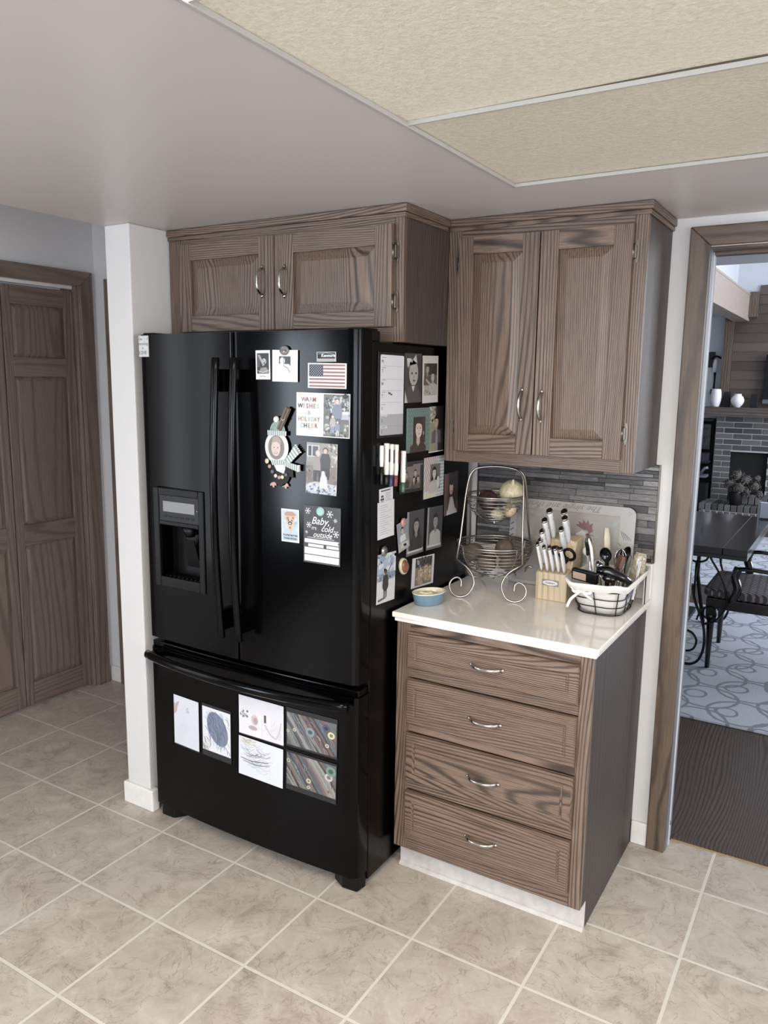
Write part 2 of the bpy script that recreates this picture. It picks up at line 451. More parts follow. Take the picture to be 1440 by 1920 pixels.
# white wing-wall, back-wall and hall baseboards
b = MB(); H = .085
b.prism([(WXL-.013, -.788-.013), (-1.598, -.788-.013), (-1.598, -.765), (WXR+.002, -.765), (WXR+.002, -.788), (WXL, -.788), (WXL, 0), (WXL-.013, 0)][::-1], H, 'z', 0)
struct('baseboard_wing', b, trim_white, bevel=.004)
b = MB(); b.box(.001, .0575, -.013, 0, 0, H); b.box(1.12, 3.0, -.013, 0, 0, H); struct('baseboard_back', b, trim_white, bevel=.004)
b = MB(); b.box(XC, -2.731, .017, .03, 0, H); struct('baseboard_hall', b, trim_white, bevel=.004)

# casing of the doorway to the dining room
b = MB()
b.prism([(.0575, 0), (.12, 0), (.12, 2.0698), (.0575, 2.129)], .02, 'y', -.02, mat=2)
b.prism([(.0575, 2.129), (.12, 2.0698), (1.06, 2.0698), (1.12, 2.129)], .02, 'y', -.02, mat=0)
b.prism([(1.06, 0), (1.12, 0), (1.12, 2.129), (1.06, 2.0698)], .02, 'y', -.02, mat=2)
struct('trim_1', b, CW, bevel=.003)
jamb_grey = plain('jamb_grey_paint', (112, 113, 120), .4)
b = MB()
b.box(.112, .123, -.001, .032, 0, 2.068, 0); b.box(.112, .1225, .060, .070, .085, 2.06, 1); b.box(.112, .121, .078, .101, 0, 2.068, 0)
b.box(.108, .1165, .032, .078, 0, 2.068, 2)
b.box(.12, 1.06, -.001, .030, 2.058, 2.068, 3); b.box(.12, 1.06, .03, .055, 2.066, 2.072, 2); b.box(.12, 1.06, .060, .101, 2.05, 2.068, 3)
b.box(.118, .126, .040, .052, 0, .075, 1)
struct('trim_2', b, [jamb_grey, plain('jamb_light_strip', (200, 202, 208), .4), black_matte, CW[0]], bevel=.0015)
b = MB(); b.box(.1225, .1245, .082, .094, .92, 1.0)
tag(b.build('strike_plate', nickel, bevel=.0005), 'small metal latch plate on the doorway jamb', 'latch plate')
# closet casing and hall door casing
b = MB()
b.prism([(-.071+.074, 0), (-.071+.074, 2.153), (-.071, 2.082), (-.071, 0)], .018, 'x', XC, mat=2)
b.prism([(.003, 2.153), (-1.66, 2.153), (-1.58, 2.082), (-.071, 2.082)], .018, 'x', XC, mat=1)
b.prism([(-1.58, 0), (-1.58, 2.082), (-1.66, 2.153), (-1.66, 0)], .018, 'x', XC, mat=2)
b.box(XC-.12, XC, -.086, -.071, 0, 2.082, 2)
struct('trim_3', b, CL, bevel=.003)
b = MB()
b.prism([(-2.731, 0), (-2.662, 0), (-2.662, 2.055), (-2.731, 2.121)], .018, 'y', .012, mat=2)
b.prism([(-2.731, 2.121), (-2.662, 2.055), (-1.82, 2.055), (-1.75, 2.121)], .018, 'y', .012, mat=0)
struct('trim_4', b, CL, bevel=.003)
b = MB(); b.box(-2.662, -1.80, .018, .03, .01, 2.055, 2); struct('door_2', b, CL)

# bifold closet doors
d = thing('door_1', 'brown panelled bifold closet door in the hall', None, (XC-.03, -.09, 0), kind='structure')
def leaf(y1, y0):
    b = MB(); xf = XC-.030; st = .043
    rails = [(.012, .128), (.822, .925), (1.637, 1.728), (1.972, 2.058)]
    b.box(xf-.03, xf, y1-st, y1, .012, 2.058, 2); b.box(xf-.03, xf, y0, y0+st, .012, 2.058, 2)
    for a, c in rails: b.box(xf-.03, xf, y0+st, y1-st, a, c, 1)
    for (a, c), (e, f) in zip(rails, rails[1:]):
        z0, z1, p0, p1 = c, e, y0+st, y1-st; s = .022
        o = [(xf-.011, p0, z0), (xf-.011, p1, z0), (xf-.011, p1, z1), (xf-.011, p0, z1)]
        i = [(xf-.003, p0+s, z0+s), (xf-.003, p1-s, z0+s), (xf-.003, p1-s, z1-s), (xf-.003, p0+s, z1-s)]
        b.add(o+i, [(0,1,5,4), (1,2,6,5), (2,3,7,6), (3,0,4,7), (4,5,6,7)], 2)
        b.box(xf-.028, xf-.02, p0, p1, z0, z1, 2)
    return b.build('leaf', CL, d, world=True, bevel=.0025)
leaf(-.092, -.466); leaf(-.472, -.846); leaf(-.852, -1.20); leaf(-1.206, -1.57)
b = MB(); b.box(XC-.05, XC-.02, -1.57, -.09, 2.066, 2.082); b.build('track', trim_white, d, world=True)
b = MB(); b.box(XC-.055, XC-.024, -.100, -.090, 0, 2.05); b.build('pivot_post', CL[2], d, world=True)

dark_panel = plain('reflection_darkening_panel', (34, 28, 25), .6)  # colour of the added panels that darken the refrigerator's reflections
b = MB(); b.box(XC, -1.22, -5.05, -5.0, 0, 2.43); struct('added_dark_panel_front', b, dark_panel)  # unseen panel added on the front wall so the refrigerator reflects something dark
b = MB(); b.box(XC, XC+.02, -5.0, -4.66, 0, 2.43); b.box(XC, XC+.02, -3.49, -2.72, 0, 2.43); b.box(XC, XC+.02, -4.66, -3.49, 0, .44); b.box(XC, XC+.02, -4.66, -3.49, 2.06, 2.43); struct('added_dark_panel_hall', b, dark_panel)  # unseen dark panels added round the hall window, also for darker refrigerator reflections
# luminous ceiling: frame and pebbled panels
t = thing('ceiling_light', 'long recessed kitchen ceiling light with pebbled yellowish panels', 'ceiling light', (LX0, LY1, CZ))
b = MB()
for x0, x1, y0, y1 in ((LX0, LX0+.007, LY0, LY1), (LX1-.007, LX1, LY0, LY1), (LX0, LX1, LY1-.007, LY1), (LX0, LX1, LY0, LY0+.007)):
    b.box(x0, x1, y0, y1, CZ-.003, CZ+.006)
b.box(LX0-.004, LX0, LY0, LY1, CZ-.002, CZ+.06); b.box(LX1, LX1+.004, LY0, LY1, CZ-.002, CZ+.06)
b.box(LX0, LX1, LY1, LY1+.004, CZ-.002, CZ+.06); b.box(LX0, LX1, LY0-.004, LY0, CZ-.002, CZ+.06)
for y in (-1.228, -1.846, -2.452): b.box(LX0, LX1, y-.0035, y+.0035, CZ-.001, CZ+.008)
b.box(LX0, LX1, LY0, LY1, CZ+.10, CZ+.11)
b.build('frame', plain('light_frame_enamel', (176, 174, 170), .4), t, world=True, bevel=.001)
def diffuser(y0, y1, m, sag):
    b = MB(); nx, ny = 36, 10; vs = []
    for j in range(ny+1):
        for i in range(nx+1):
            u, v = i/nx, j/ny; y = y0+(y1-y0)*v
            lift = sag*math.exp(-((1-v)/.16)**2)*(.25+math.exp(-((u-.50)/.24)**2))
            vs.append((LX0+.001+(LX1-LX0-.002)*u, y, CZ+.0075+lift-.004*math.sin(PI*v)*math.sin(PI*u)*(1 if sag else .3)))
    fs = [(j*(nx+1)+i, j*(nx+1)+i+1, (j+1)*(nx+1)+i+1, (j+1)*(nx+1)+i) for j in range(ny) for i in range(nx)]
    b.add(vs, fs, 0, None, True); b.build('diffuser', m, t, world=True, clean=False)
diffuser(-1.2275, LY1-.001, diff_far, 0); diffuser(-1.8455, -1.2285, diff_near, .004)
diffuser(-2.446, -1.852, diff_lit, 0); diffuser(LY0+.004, -2.458, diff_lit, 0)

# ------------------------------------------------------------------ cabinets
def arch_pull(mb, c, L, axis, yf, out=.028, r=.0042):
    path = []; n = 14
    for i in range(n+1):
        s = -1+2*i/n; h = out*(1-abs(s)**3.2) if abs(s) < 1 else 0
        a = s*L/2
        path.append((c[0], yf-.002-h, c[1]+a) if axis == 'z' else (c[0]+a, yf-.002-h, c[1]))
    R = [r*(1.5-.55*math.sin(PI*i/n)) for i in range(n+1)]
    mb.tube(path, R, 8, side=(1, 0, 0) if axis == 'z' else (0, 0, 1), flat=.55)
    for s in (-1, 1):
        a = s*(L/2+.001)
        p = (c[0], c[1]+a) if axis == 'z' else (c[0]+a, c[1])
        mb.blob((p[0], yf-.002, p[1]), .0075 if axis == 'x' else .0055, .004, .0055 if axis == 'x' else .0085, 10, 6)
def hinge_mb(x, z, yf, side):
    b = MB(); n = 14; hw, hh = .0065, .033
    pts = [(x+hw*math.cos(2*PI*k/n), z+hh*math.copysign(abs(math.sin(2*PI*k/n))**.8, math.sin(2*PI*k/n))) for k in range(n)]
    b.prism(pts, .003, 'y', yf-.003)
    xb = x-side*.0085
    b.tube([(xb, yf-.014, z-.021), (xb, yf-.014, z+.021)], .0038, 8)
    b.box(min(x, xb), max(x, xb), yf-.012, yf-.001, z-.018, z+.018)
    return b
def panel_door(parent, x0, x1, z0, z1, yb, th, ox0, ox1, oz0, oz1, slope, pull, hinges, hside, yframe):
    yf = yb-th
    b = MB()
    b.box(x0, ox0, yf, yb, z0, z1, 2); b.box(ox1, x1, yf, yb, z0, z1, 2)
    b.box(ox0, ox1, yf, yb, z0, oz0, 0); b.box(ox0, ox1, yf, yb, oz1, z1, 0)
    o = [(ox0, yf+.011, oz0), (ox1, yf+.011, oz0), (ox1, yf+.011, oz1), (ox0, yf+.011, oz1)]
    s = slope
    i = [(ox0+s, yf+.002, oz0+s), (ox1-s, yf+.002, oz0+s), (ox1-s, yf+.002, oz1-s), (ox0+s, yf+.002, oz1-s)]
    b.add(o+i, [(0,1,5,4), (1,2,6,5), (2,3,7,6), (3,0,4,7), (4,5,6,7)], 2)
    b.box(ox0, ox1, yb-.005, yb-.002, oz0, oz1, 2)
    d = b.build('door', OAK, parent, world=True, bevel=.0028)
    h = MB(); arch_pull(h, pull, .088, 'z', yf); h.build('handle', nickel, d, world=True)
    for z in hinges:
        hinge_mb((x1+.0095) if hside > 0 else (x0-.0095), z, yframe, hside).build('hinge', pewter, d, world=True)
    return d
def cabinet_shell(parent, x0, x1, yf, z0, z1, ls, rs, tr, brl, mids=(), side=None):
    b = MB(); t = .019
    b.box(x0, x0+ls, yf, yf+t, z0, z1, 2); b.box(x1-rs, x1, yf, yf+t, z0, z1, 2)
    b.box(x0+ls, x1-rs, yf, yf+t, z1-tr, z1, 0); b.box(x0+ls, x1-rs, yf, yf+t, z0, z0+brl, 0)
    for a, c in mids: b.box(x0+ls, x1-rs, yf, yf+t, a, c, 0)
    b.build('face_frame', OAK, parent, world=True, bevel=.0012)
    b = MB(); b.box(x0, x1, yf+t+.0005, -.001, z0, z1); b.build('carcass', side or side_oak, parent, world=True)
def crown(parent, x0, x1, yf, left=False):
    b = MB(); zb = CZ-.038
    for (o, a, c) in ((.007, zb, zb+.014), (.013, zb+.014, CZ-.0015)):
        xr = x1+o
        b.box(x0, xr, yf-o, yf, a, c, 0); b.box(x1, xr, yf, -.001 if x1 > -.1 else -.33, a, c, 1)
    b.build('crown_molding', OAK, parent, world=True, bevel=.003)

u = thing('wall_cabinet', 'tall two-door oak wall cabinet above the white countertop', 'cabinet', (-.32, -.157, 1.3727))
cabinet_shell(u, -.6395, 0, -.313, 1.3727, 2.155, .046, .040, .058, .042); crown(u, -.6395, 0, -.313)
panel_door(u, -.596, -.3205, 1.412, 2.098, -.3135, .019, -.5435, -.3755, 1.471, 2.0445, .030, (-.358, 1.571), (2.020, 1.492), -1, -.313)
panel_door(u, -.3165, -.038, 1.412, 2.098, -.3135, .019, -.2595, -.0925, 1.469, 2.041, .030, (-.292, 1.567), (2.020, 1.492), 1, -.313)

o_ = thing('wall_cabinet', 'low two-door oak cabinet mounted above the black refrigerator', 'cabinet', (-1.13, -.3, 1.758))
cabinet_shell(o_, -1.6195, -.6405, -.608, 1.758, 2.155, .062, .034, .056, .045); crown(o_, -1.6195, -.6405, -.608)
panel_door(o_, -1.5535, -1.1235, 1.803, 2.105, -.6085, .019, -1.497, -1.188, 1.857, 2.049, .030, (-1.172, 1.960), (2.031, 1.885), -1, -.608)
panel_door(o_, -1.1195, -.672, 1.803, 2.103, -.6085, .019, -1.043, -.732, 1.852, 2.044, .030, (-1.078, 1.956), (2.023, 1.877), 1, -.608)

bc = thing('base_cabinet', 'four-drawer oak base cabinet under the white countertop', 'cabinet', (-.321, -.3, 0))
DR = [(.736, .853), (.545, .697), (.348, .512), (.144, .310)]
cabinet_shell(bc, -.642, 0, -.610, .0932, .8795, .048, .038, .026, .05, [(.699, .734), (.514, .543), (.312, .346)], base_side)
b = MB(); b.box(-.642, 0, -.555, -.001, 0, .0932); b.box(-.012, 0, -.563, -.555, 0, .0932); b.build('plinth', base_side, bc, world=True)
b = MB(); b.box(-.642, .0015, -.5635, -.5555, 0, .0932)
b.prism([(-.5755, 0), (-.5635, 0), (-.5635, .012), (-.568, .010)], .6435, 'x', -.642)
tag(b.build('kick_board', kick_white, bc, world=True, bevel=.001), 'white painted kick board')
for k, (z0, z1) in enumerate(DR):
    b = MB(); x0, x1 = -.5955, -.037
    loops = [(0, -.6105), (0, -.624), (.004, -.6285), (.027, -.6290), (.031, -.6255), (.034, -.6255), (.037, -.6292)]
    vs = []; fs = []
    for ins, y in loops: vs += [(x0+ins, y, z0+ins), (x1-ins, y, z0+ins), (x1-ins, y, z1-ins), (x0+ins, y, z1-ins)]
    for i in range(len(loops)-1):
        for q in range(4): fs.append((i*4+q, i*4+(q+1) % 4, i*4+4+(q+1) % 4, i*4+4+q))
    fs += [(0, 3, 2, 1), tuple(range(len(vs)-4, len(vs)))]
    b.add(vs, fs, 0)
    dr = b.build('drawer', OAK, bc, world=True)
    h = MB(); arch_pull(h, (-.317, (z0+z1)/2-.001), .098, 'x', -.6292, .026, .0046); h.build('handle', nickel, dr, world=True)

b = MB(); b.box(-.654, .0147, -.6255, -.001, .8935, .9115); b.box(-.648, .008, -.619, -.001, .8800, .8935)
ct = b.build('countertop', counter_mat, bevel=.003)
tag(ct, 'glossy white countertop on top of the drawer cabinet', 'countertop')
b = MB(); b.box(-.655, .0135, -.021, -.001, .912, 1.037)
tag(b.build('upstand', counter_mat, bevel=.003), 'low white upstand behind the countertop', 'upstand')
# mosaic strip backsplash
bs = thing('backsplash', 'dark grey mosaic strip backsplash below the wall cabinet', 'backsplash', (-.3, 0, 1.037))
b = MB(); b.box(-.646, .013, -.004, -.0005, 1.038, 1.374); b.build('grout_bed', grout_grey, bs, world=True)
b = MB(); rr = random.Random(3); z = 1.0395
while z < 1.372:
    h = rr.choice((.012, .012, .017, .024, .024)); h = min(h, 1.3735-z)
    x = -.645+rr.uniform(0, .0)
    L = rr.uniform(.05, .2)
    while x < .011:
        x1 = min(x+L, .012); b.box(x, x1, -.0095-rr.uniform(0, .0018), -.004, z, z+h-.0012); x = x1+.0012; L = rr.uniform(.07, .24)
    z += h
b.build('strip_tiles', slate, bs, world=True, bevel=.0006, seg=1)
b = MB(); b.box(.013, .0165, -.012, -.0005, 1.038, 1.374); b.build('edge_trim', pewter, bs, world=True)
b = MB(); b.box(-.6495, -.646, -.012, -.0005, 1.038, 1.374); b.build('edge_trim', pewter, bs, world=True)

# ------------------------------------------------------------------ refrigerator
FX0, FX1, FXC, FB = -1.575, -.6655, -1.12, .018
def bow(x): return -.805-FB*max(0, 1-((x-FXC)/.455)**2)
fr = thing('refrigerator', 'black french-door refrigerator with bottom freezer drawer', 'refrigerator', (FXC, -.4, 0))
b = MB(); b.box(FX0, FX1, -.738, -.055, .025, 1.7545); b.build('body', black_side, fr, world=True, bevel=.004)
def bowed(x0, x1, z0, z1, yb, rl, rr_):
    """door slab with a bowed front; rl/rr_ round-over at the left and right edge"""
    pts = [(x0, yb)]
    n = 26
    for i in range(n+1):
        s = i/n; s = .5-.5*math.cos(PI*s); x = x0+(x1-x0)*s
        y = bow(x)
        if rl and x-x0 < rl: y += rl-math.sqrt(max(0, rl*rl-(rl-(x-x0))**2))
        if rr_ and x1-x < rr_: y += rr_-math.sqrt(max(0, rr_*rr_-(rr_-(x1-x))**2))
        pts.append((x, y))
    pts.append((x1, yb))
    b = MB(); b.prism(pts, z1-z0, 'z', z0)
    o = len(b.f)-len(pts)
    for i in range(2, len(pts)-2): b.sm[len(b.sm)-len(pts)+i] = False
    return b
def smooth_by_angle(o, deg=30):
    me = o.data
    for p in me.polygons: p.use_smooth = True
    bm = bmesh.new(); bm.from_mesh(me)
    for e in bm.edges: e.smooth = (len(e.link_faces) == 2 and e.calc_face_angle(0) < math.radians(deg))
    bm.to_mesh(me); bm.free()
dl = bowed(FX0, -1.1315, .714, 1.785, -.742, .02, .006).build('door', black_gloss, None)
# recess for the dispenser
cav = (-1.497, -1.290, .945, 1.255)
c_ = MB(); c_.box(cav[0], cav[1], -.9, -.755, cav[2], cav[3]); co = c_.build('cutter', black_gloss)
mod = dl.modifiers.new('recess', 'BOOLEAN'); mod.operation = 'DIFFERENCE'; mod.object = co; mod.solver = 'EXACT'
bpy.context.view_layer.update(); dg = bpy.context.evaluated_depsgraph_get()
nm = bpy.data.meshes.new_from_object(dl.evaluated_get(dg)); dl.modifiers.clear(); dl.data = nm
bpy.data.objects.remove(co)
for v in dl.data.vertices: v.co -= Vector(fr.location)
dl.parent = fr; WM[dl] = WM[fr]; smooth_by_angle(dl)
drr = bowed(-1.1275, FX1, .714, 1.785, -.742, .006, .022).build('door', black_gloss, fr, world=True); smooth_by_angle(drr)
fz = bowed(FX0, FX1, .060, .672, -.742, .02, .022).build('freezer_drawer', black_gloss, fr, world=True); smooth_by_angle(fz)
# stepped ledge on the top of the freezer drawer
b = MB(); pts = [(FX0+.004, -.742)]+[(FX0+.004+(FX1-FX0-.008)*i/20, bow(FX0+(FX1-FX0)*i/20)+.012) for i in range(21)]+[(FX1-.004, -.742)]
b.prism(pts, .022, 'z', .672); q = b.build('drawer_lip', black_gloss, fz, world=True, bevel=.003)
def door_bar(x, parent):
    b = MB(); path = []; n = 24
    for i in range(n+1):
        s = i/n; path.append((x, -.872-.022*math.sin(PI*s), .800+.905*s))
    b.tube(path, .0135, 16, side=(1, 0, 0), flat=.85)
    for z in (.86, 1.635):
        b.box(x-.011, x+.011, -.875, bow(x)+.002, z-.035, z+.035)
    b.build('handle', black_gloss, parent, world=True, bevel=.002)
door_bar(-1.1585, dl); door_bar(-1.0835, drr)
b = MB(); path = []
for i in range(33):
    s = i/32; x = -1.557+(.875)*s
    y = bow(x)-.028-.034*math.sin(PI*s)**.8
    path.append((x, y, .652))
b.tube(path, .0165, 16, side=(0, 0, 1), flat=.8)
b.box(-1.545, -1.51, -.845, -.80, .642, .664); b.box(-.735, -.70, -.845, -.80, .642, .664)
b.build('handle', black_gloss, fz, world=True)
# dispenser
dp = MB(); ox0, ox1, oz0, oz1 = -1.508, -1.272, .917, 1.268
yo = bow(-1.39)-.010; yi = bow(-1.39)+.004
for x0, x1, z0, z1 in ((ox0, ox0+.026, oz0, oz1), (ox1-.024, ox1, oz0, oz1), (ox0+.026, ox1-.024, oz1-.026, oz1), (ox0+.026, ox1-.024, oz0, oz0+.036), (ox0+.026, ox1-.024, 1.138, 1.153)):
    dp.hexa([(x0, yi, z0), (x1, yi, z0), (x1, yo, z0), (x0, yo, z0)], [(x0, yi, z1), (x1, yi, z1), (x1, yo, z1), (x0, yo, z1)])
dsp = dp.build('dispenser', black_plastic, dl, world=True, bevel=.003)
b = MB(); b.box(-1.482, -1.296, yo+.006, yo+.03, 1.153, 1.242); pn = b.build('control_panel', disp_grey, dsp, world=True) if False else None
b = MB(); b.box(-1.482, -1.296, yo+.004, yo+.03, 1.153, 1.242, 0); b.box(-1.462, -1.314, yo+.002, yo+.004, 1.186, 1.222, 1)
for k in range(6): b.box(-1.462+k*.026, -1.446+k*.026, yo+.003, yo+.004, 1.166, 1.172, 2)
b.box(-1.304, -1.302, yo+.002, yo+.004, 1.198, 1.200, 3)
tag(b.build('control_panel', [disp_grey, lcd_mat, black_plastic, steel], fr if False else dl, world=True), 'grey dispenser control panel with pale display')
b = MB(); b.box(-1.482, -1.296, -.765, -.757, .953, 1.138); b.box(-1.482, -1.296, yi, -.765, .945, .953)
for k in range(9): b.box(-1.474+k*.020, -1.468+k*.020, yi+.002, -.77, .953, .957)
b.tube([(-1.37, -.79, 1.135), (-1.37, -.79, 1.10)], [.03, .016], 14)
b.hexa([(-1.40, -.775, .99), (-1.34, -.775, .99), (-1.34, -.77, .99), (-1.40, -.77, .99)], [(-1.395, -.80, 1.09), (-1.345, -.80, 1.09), (-1.345, -.795, 1.09), (-1.395, -.795, 1.09)])
b.build('dispenser_cavity', black_plastic, dl, world=True)
b = MB()
b.box(FX1-.055, FX1-.006, -.790, -.70, 1.785, 1.792); b.box(FX1-.040, FX1-.004, -.735, -.690, 1.7545, 1.786)
b.build('hinge_cover', black_plastic, fr, world=True, bevel=.003)
b = MB(); b.box(FX0+.006, FX0+.055, -.790, -.70, 1.785, 1.792); b.box(FX0+.004, FX0+.04, -.735, -.690, 1.7545, 1.786)
b.build('hinge_cover', black_plastic, fr, world=True, bevel=.003)
b = MB(); b.box(FX0+.02, FX1-.02, -.742, -.72, .012, .10); b.build('base_grille', black_plastic, fr, world=True)
for s, xa in ((1, FX1-.115), (-1, FX0+.005)):
    b = MB(); b.prism([(xa, -.74), (xa+.002, -.765), (xa+.05 if s > 0 else xa+.01, -.79), (xa+.105, -.785) if s > 0 else (xa+.07, -.79), (xa+.112, -.74)], .052, 'z', .001)
    b.build('foot', black_plastic, fr, world=True, bevel=.006)
b = MB(); b.box(FX1-.03, FX1-.002, -.15, -.10, 0.0, .026); b.build('rear_roller', black_plastic, fr, world=True)
b = MB(); b.box(FX0+.002, FX0+.03, -.15, -.10, 0.0, .026); b.build('rear_roller', black_plastic, fr, world=True)

# ------------------------------------------------------------------ prints, cards and magnets on the refrigerator
W_, K_ = (238, 236, 234), (20, 19, 20)
class Paint:
    """flat print, drawn as layered shapes; u to the right, v up, both 0..1"""
    def __init__(s, w, h, base=W_, th=.0006, round_=0):
        s.w, s.h, s.th, s.z = w, h, th, 0; s.mb = MB(); s.L = .00003
        if round_:
            r = round_; pts = []
            for cx, cz, a0 in ((w/2-r, h/2-r, 0), (-w/2+r, h/2-r, PI/2), (-w/2+r, -h/2+r, PI), (w/2-r, -h/2+r, 1.5*PI)):
                for k in range(6): pts.append((cx+r*math.cos(a0+PI/2*k/5), cz+r*math.sin(a0+PI/2*k/5)))
            s.mb.prism(pts, th, 'y', -th, col=base)
        else: s.mb.box(-w/2, w/2, -th, 0, -h/2, h/2, col=base)
    def P(s, u, v): return ((u-.5)*s.w, -s.th-s.z, (v-.5)*s.h)
    def poly(s, pts, col, new=True):
        for ax, lim, sg in ((0, 0, 1), (0, 1, -1), (1, 0, 1), (1, 1, -1)):
            out = []
            for i in range(len(pts)):
                a, b = pts[i-1], pts[i]; da, db = sg*(a[ax]-lim), sg*(b[ax]-lim)
                if (da >= 0) != (db >= 0):
                    t = da/(da-db); out.append((a[0]+(b[0]-a[0])*t, a[1]+(b[1]-a[1])*t))
                if db >= 0: out.append(b)
            pts = out
            if len(pts) < 3: return s
        if new: s.z += s.L
        vs = [s.P(u, v) for u, v in pts]
        A = sum(vs[i-1][0]*vs[i][2]-vs[i][0]*vs[i-1][2] for i in range(len(vs)))
        idx = tuple(range(len(vs)))
        s.mb.add(vs, [idx if A > 0 else idx[::-1]], 0, col); return s
    def rect(s, u0, v0, u1, v1, col, new=True): return s.poly([(u0, v0), (u1, v0), (u1, v1), (u0, v1)], col, new)
    def ell(s, u, v, ru, rv, col, n=18, rot=0, new=True):
        a = s.h/s.w
        pts = []
        for k in range(n):
            t = 2*PI*k/n; x, y = ru*math.cos(t)/a, rv*math.sin(t)
            pts.append((u+(x*math.cos(rot)-y*math.sin(rot))*a, v+x*math.sin(rot)+y*math.cos(rot)))
        return s.poly(pts, col, new)
    def line(s, pts, wd, col, new=True):
        if new: s.z += s.L
        a = s.h/s.w
        for (u0, v0), (u1, v1) in zip(pts, pts[1:]):
            dx, dy = (u1-u0)/a, v1-v0; l = math.hypot(dx, dy) or 1; nx, ny = -dy/l*wd/2*a, dx/l*wd/2
            s.poly([(u0+nx, v0+ny), (u0-nx, v0-ny), (u1-nx, v1-ny), (u1+nx, v1+ny)], col, False)
        return s
    def build(s, name, mat=None, parent=None, **kw): return s.mb.build(name, mat or photo, parent, clean=False, **kw)
def shade(c, k): return tuple(max(0, min(255, x*k)) for x in c)
def speckle(P, u0, v0, u1, v1, cols, n, r, seed, wide=1.0):
    rr = random.Random(seed)
    for k in range(n):
        if k % 8 == 0: P.z += P.L
        P.ell(rr.uniform(u0, u1), rr.uniform(v0, v1), rr.uniform(.4, 1)*r*wide, rr.uniform(.4, 1)*r, rr.choice(cols), 7, rr.uniform(0, 3), new=False)
def portrait(P, cu, cv, s, skin, hair, shirt, long_=0, smile=True, look=0, body=True):
    """head of height s (in v) centred at cu, cv, with neck and shoulders"""
    a = P.h/P.w; r = s*.37*a
    if long_: P.poly([(cu-r*1.35, cv+s*.1), (cu-r*1.55, cv-s*long_), (cu+r*1.55, cv-s*long_), (cu+r*1.35, cv+s*.1)], hair)
    if body:
        P.poly([(cu-r*2.6, cv-s*1.9), (cu-r*2.4, cv-s*.95), (cu-r*1.3, cv-s*.72), (cu, cv-s*.66), (cu+r*1.3, cv-s*.72), (cu+r*2.4, cv-s*.95), (cu+r*2.6, cv-s*1.9)], shirt)
        P.poly([(cu-r*.5, cv-s*.3), (cu-r*.55, cv-s*.74), (cu, cv-s*.95), (cu+r*.55, cv-s*.74), (cu+r*.5, cv-s*.3)], shade(skin, .86))
    P.ell(cu, cv+s*.10, r*1.22, s*.50, hair)
    P.ell(cu+look*r*.15, cv-s*.04, r, s*.46, skin)
    P.poly([(cu-r*1.1, cv+s*.18), (cu-r*.7, cv+s*.45), (cu, cv+s*.56), (cu+r*.7, cv+s*.45), (cu+r*1.1, cv+s*.18), (cu+r*.55, cv+s*.27), (cu-r*.3, cv+s*.30)], hair)
    if s > .08:
        P.z += P.L
        for q in (-.42, .42):
            P.ell(cu+q*r+look*r*.2, cv+s*.03, r*.16, s*.035, shade(hair, .5), 8, new=False)
            P.line([(cu+q*r-r*.2, cv+s*.11), (cu+q*r+r*.2, cv+s*.12)], s*.022, shade(hair, .7), new=False)
        P.ell(cu+look*r*.25, cv-s*.10, r*.13, s*.05, shade(skin, .82), 8, new=False)
        P.ell(cu+look*r*.2, cv-s*.25, r*.34, s*.05 if smile else s*.028, shade(skin, .55), 10, new=False)
        if smile: P.ell(cu+look*r*.2, cv-s*.24, r*.27, s*.022, (240, 235, 230), 8)
def small_person(P, u, v, h, skin, top, legs, hair, sit=False):
    """whole small figure, feet at v, height h"""
    a = P.h/P.w; w = h*.13*a
    if sit:
        P.poly([(u-w*1.2, v), (u-w*1.3, v+h*.45), (u+w*1.3, v+h*.45), (u+w*1.2, v), (u+w*.3, v), (u, v+h*.3), (u-w*.3, v)], legs)
    else:
        P.poly([(u-w*.8, v), (u-w*.9, v+h*.5), (u+w*.9, v+h*.5), (u+w*.8, v), (u+w*.2, v), (u, v+h*.42), (u-w*.2, v)], legs)
    P.poly([(u-w*1.25, v+h*.36), (u-w*1.5, v+h*.62), (u-w*1.0, v+h*.80), (u+w*1.0, v+h*.80), (u+w*1.5, v+h*.62), (u+w*1.25, v+h*.36)], top)
    P.ell(u, v+h*.905, w*.72, h*.095, hair); P.ell(u, v+h*.885, w*.56, h*.078, skin)

def on_front(o, x, z, rot=0, lift=.0012):
    d = -(bow(x+.01)-bow(x-.01))/.02
    o.location = (x, bow(x)-lift, z); o.rotation_euler = (0, -math.radians(rot), -math.atan(d)*1.0)
    return o
def on_side(o, y, z, rot=0, lift=.0004):
    o.location = (-.6655+lift, y, z); o.rotation_euler = (0, -math.radians(rot), PI/2); return o

SKIN, SKB = (214, 176, 156), (200, 194, 190)
# little sign, top left corner
P = Paint(.050, .071, (208, 206, 208), .003)
P.rect(.04, .03, .96, .97, (222, 221, 224)); speckle(P, .55, .80, .95, .97, [(120, 120, 122), (160, 160, 160)], 10, .035, 1)
speckle(P, .05, .05, .95, .95, [(196, 196, 198), (206, 205, 207)], 24, .04, 5)
o = P.build('sign', paper); tag(o, 'small white sign with grey lettering at the refrigerator top left corner', 'sign'); on_front(o, -1.544, 1.746, 0, .001)
ink = plain('dark_print_ink', (52, 52, 56), .6)
for s_, zz, sz, sh in (('Do', .024, .013, 0), ('everything', .008, .0125, .3), ('in', -.006, .011, .2), ('LOVE', -.022, .017, 0)):
    text_part('lettering', s_, sz, ink, o, (-.004 if s_ != 'Do' else -.014, -.0032, zz), shear=sh)
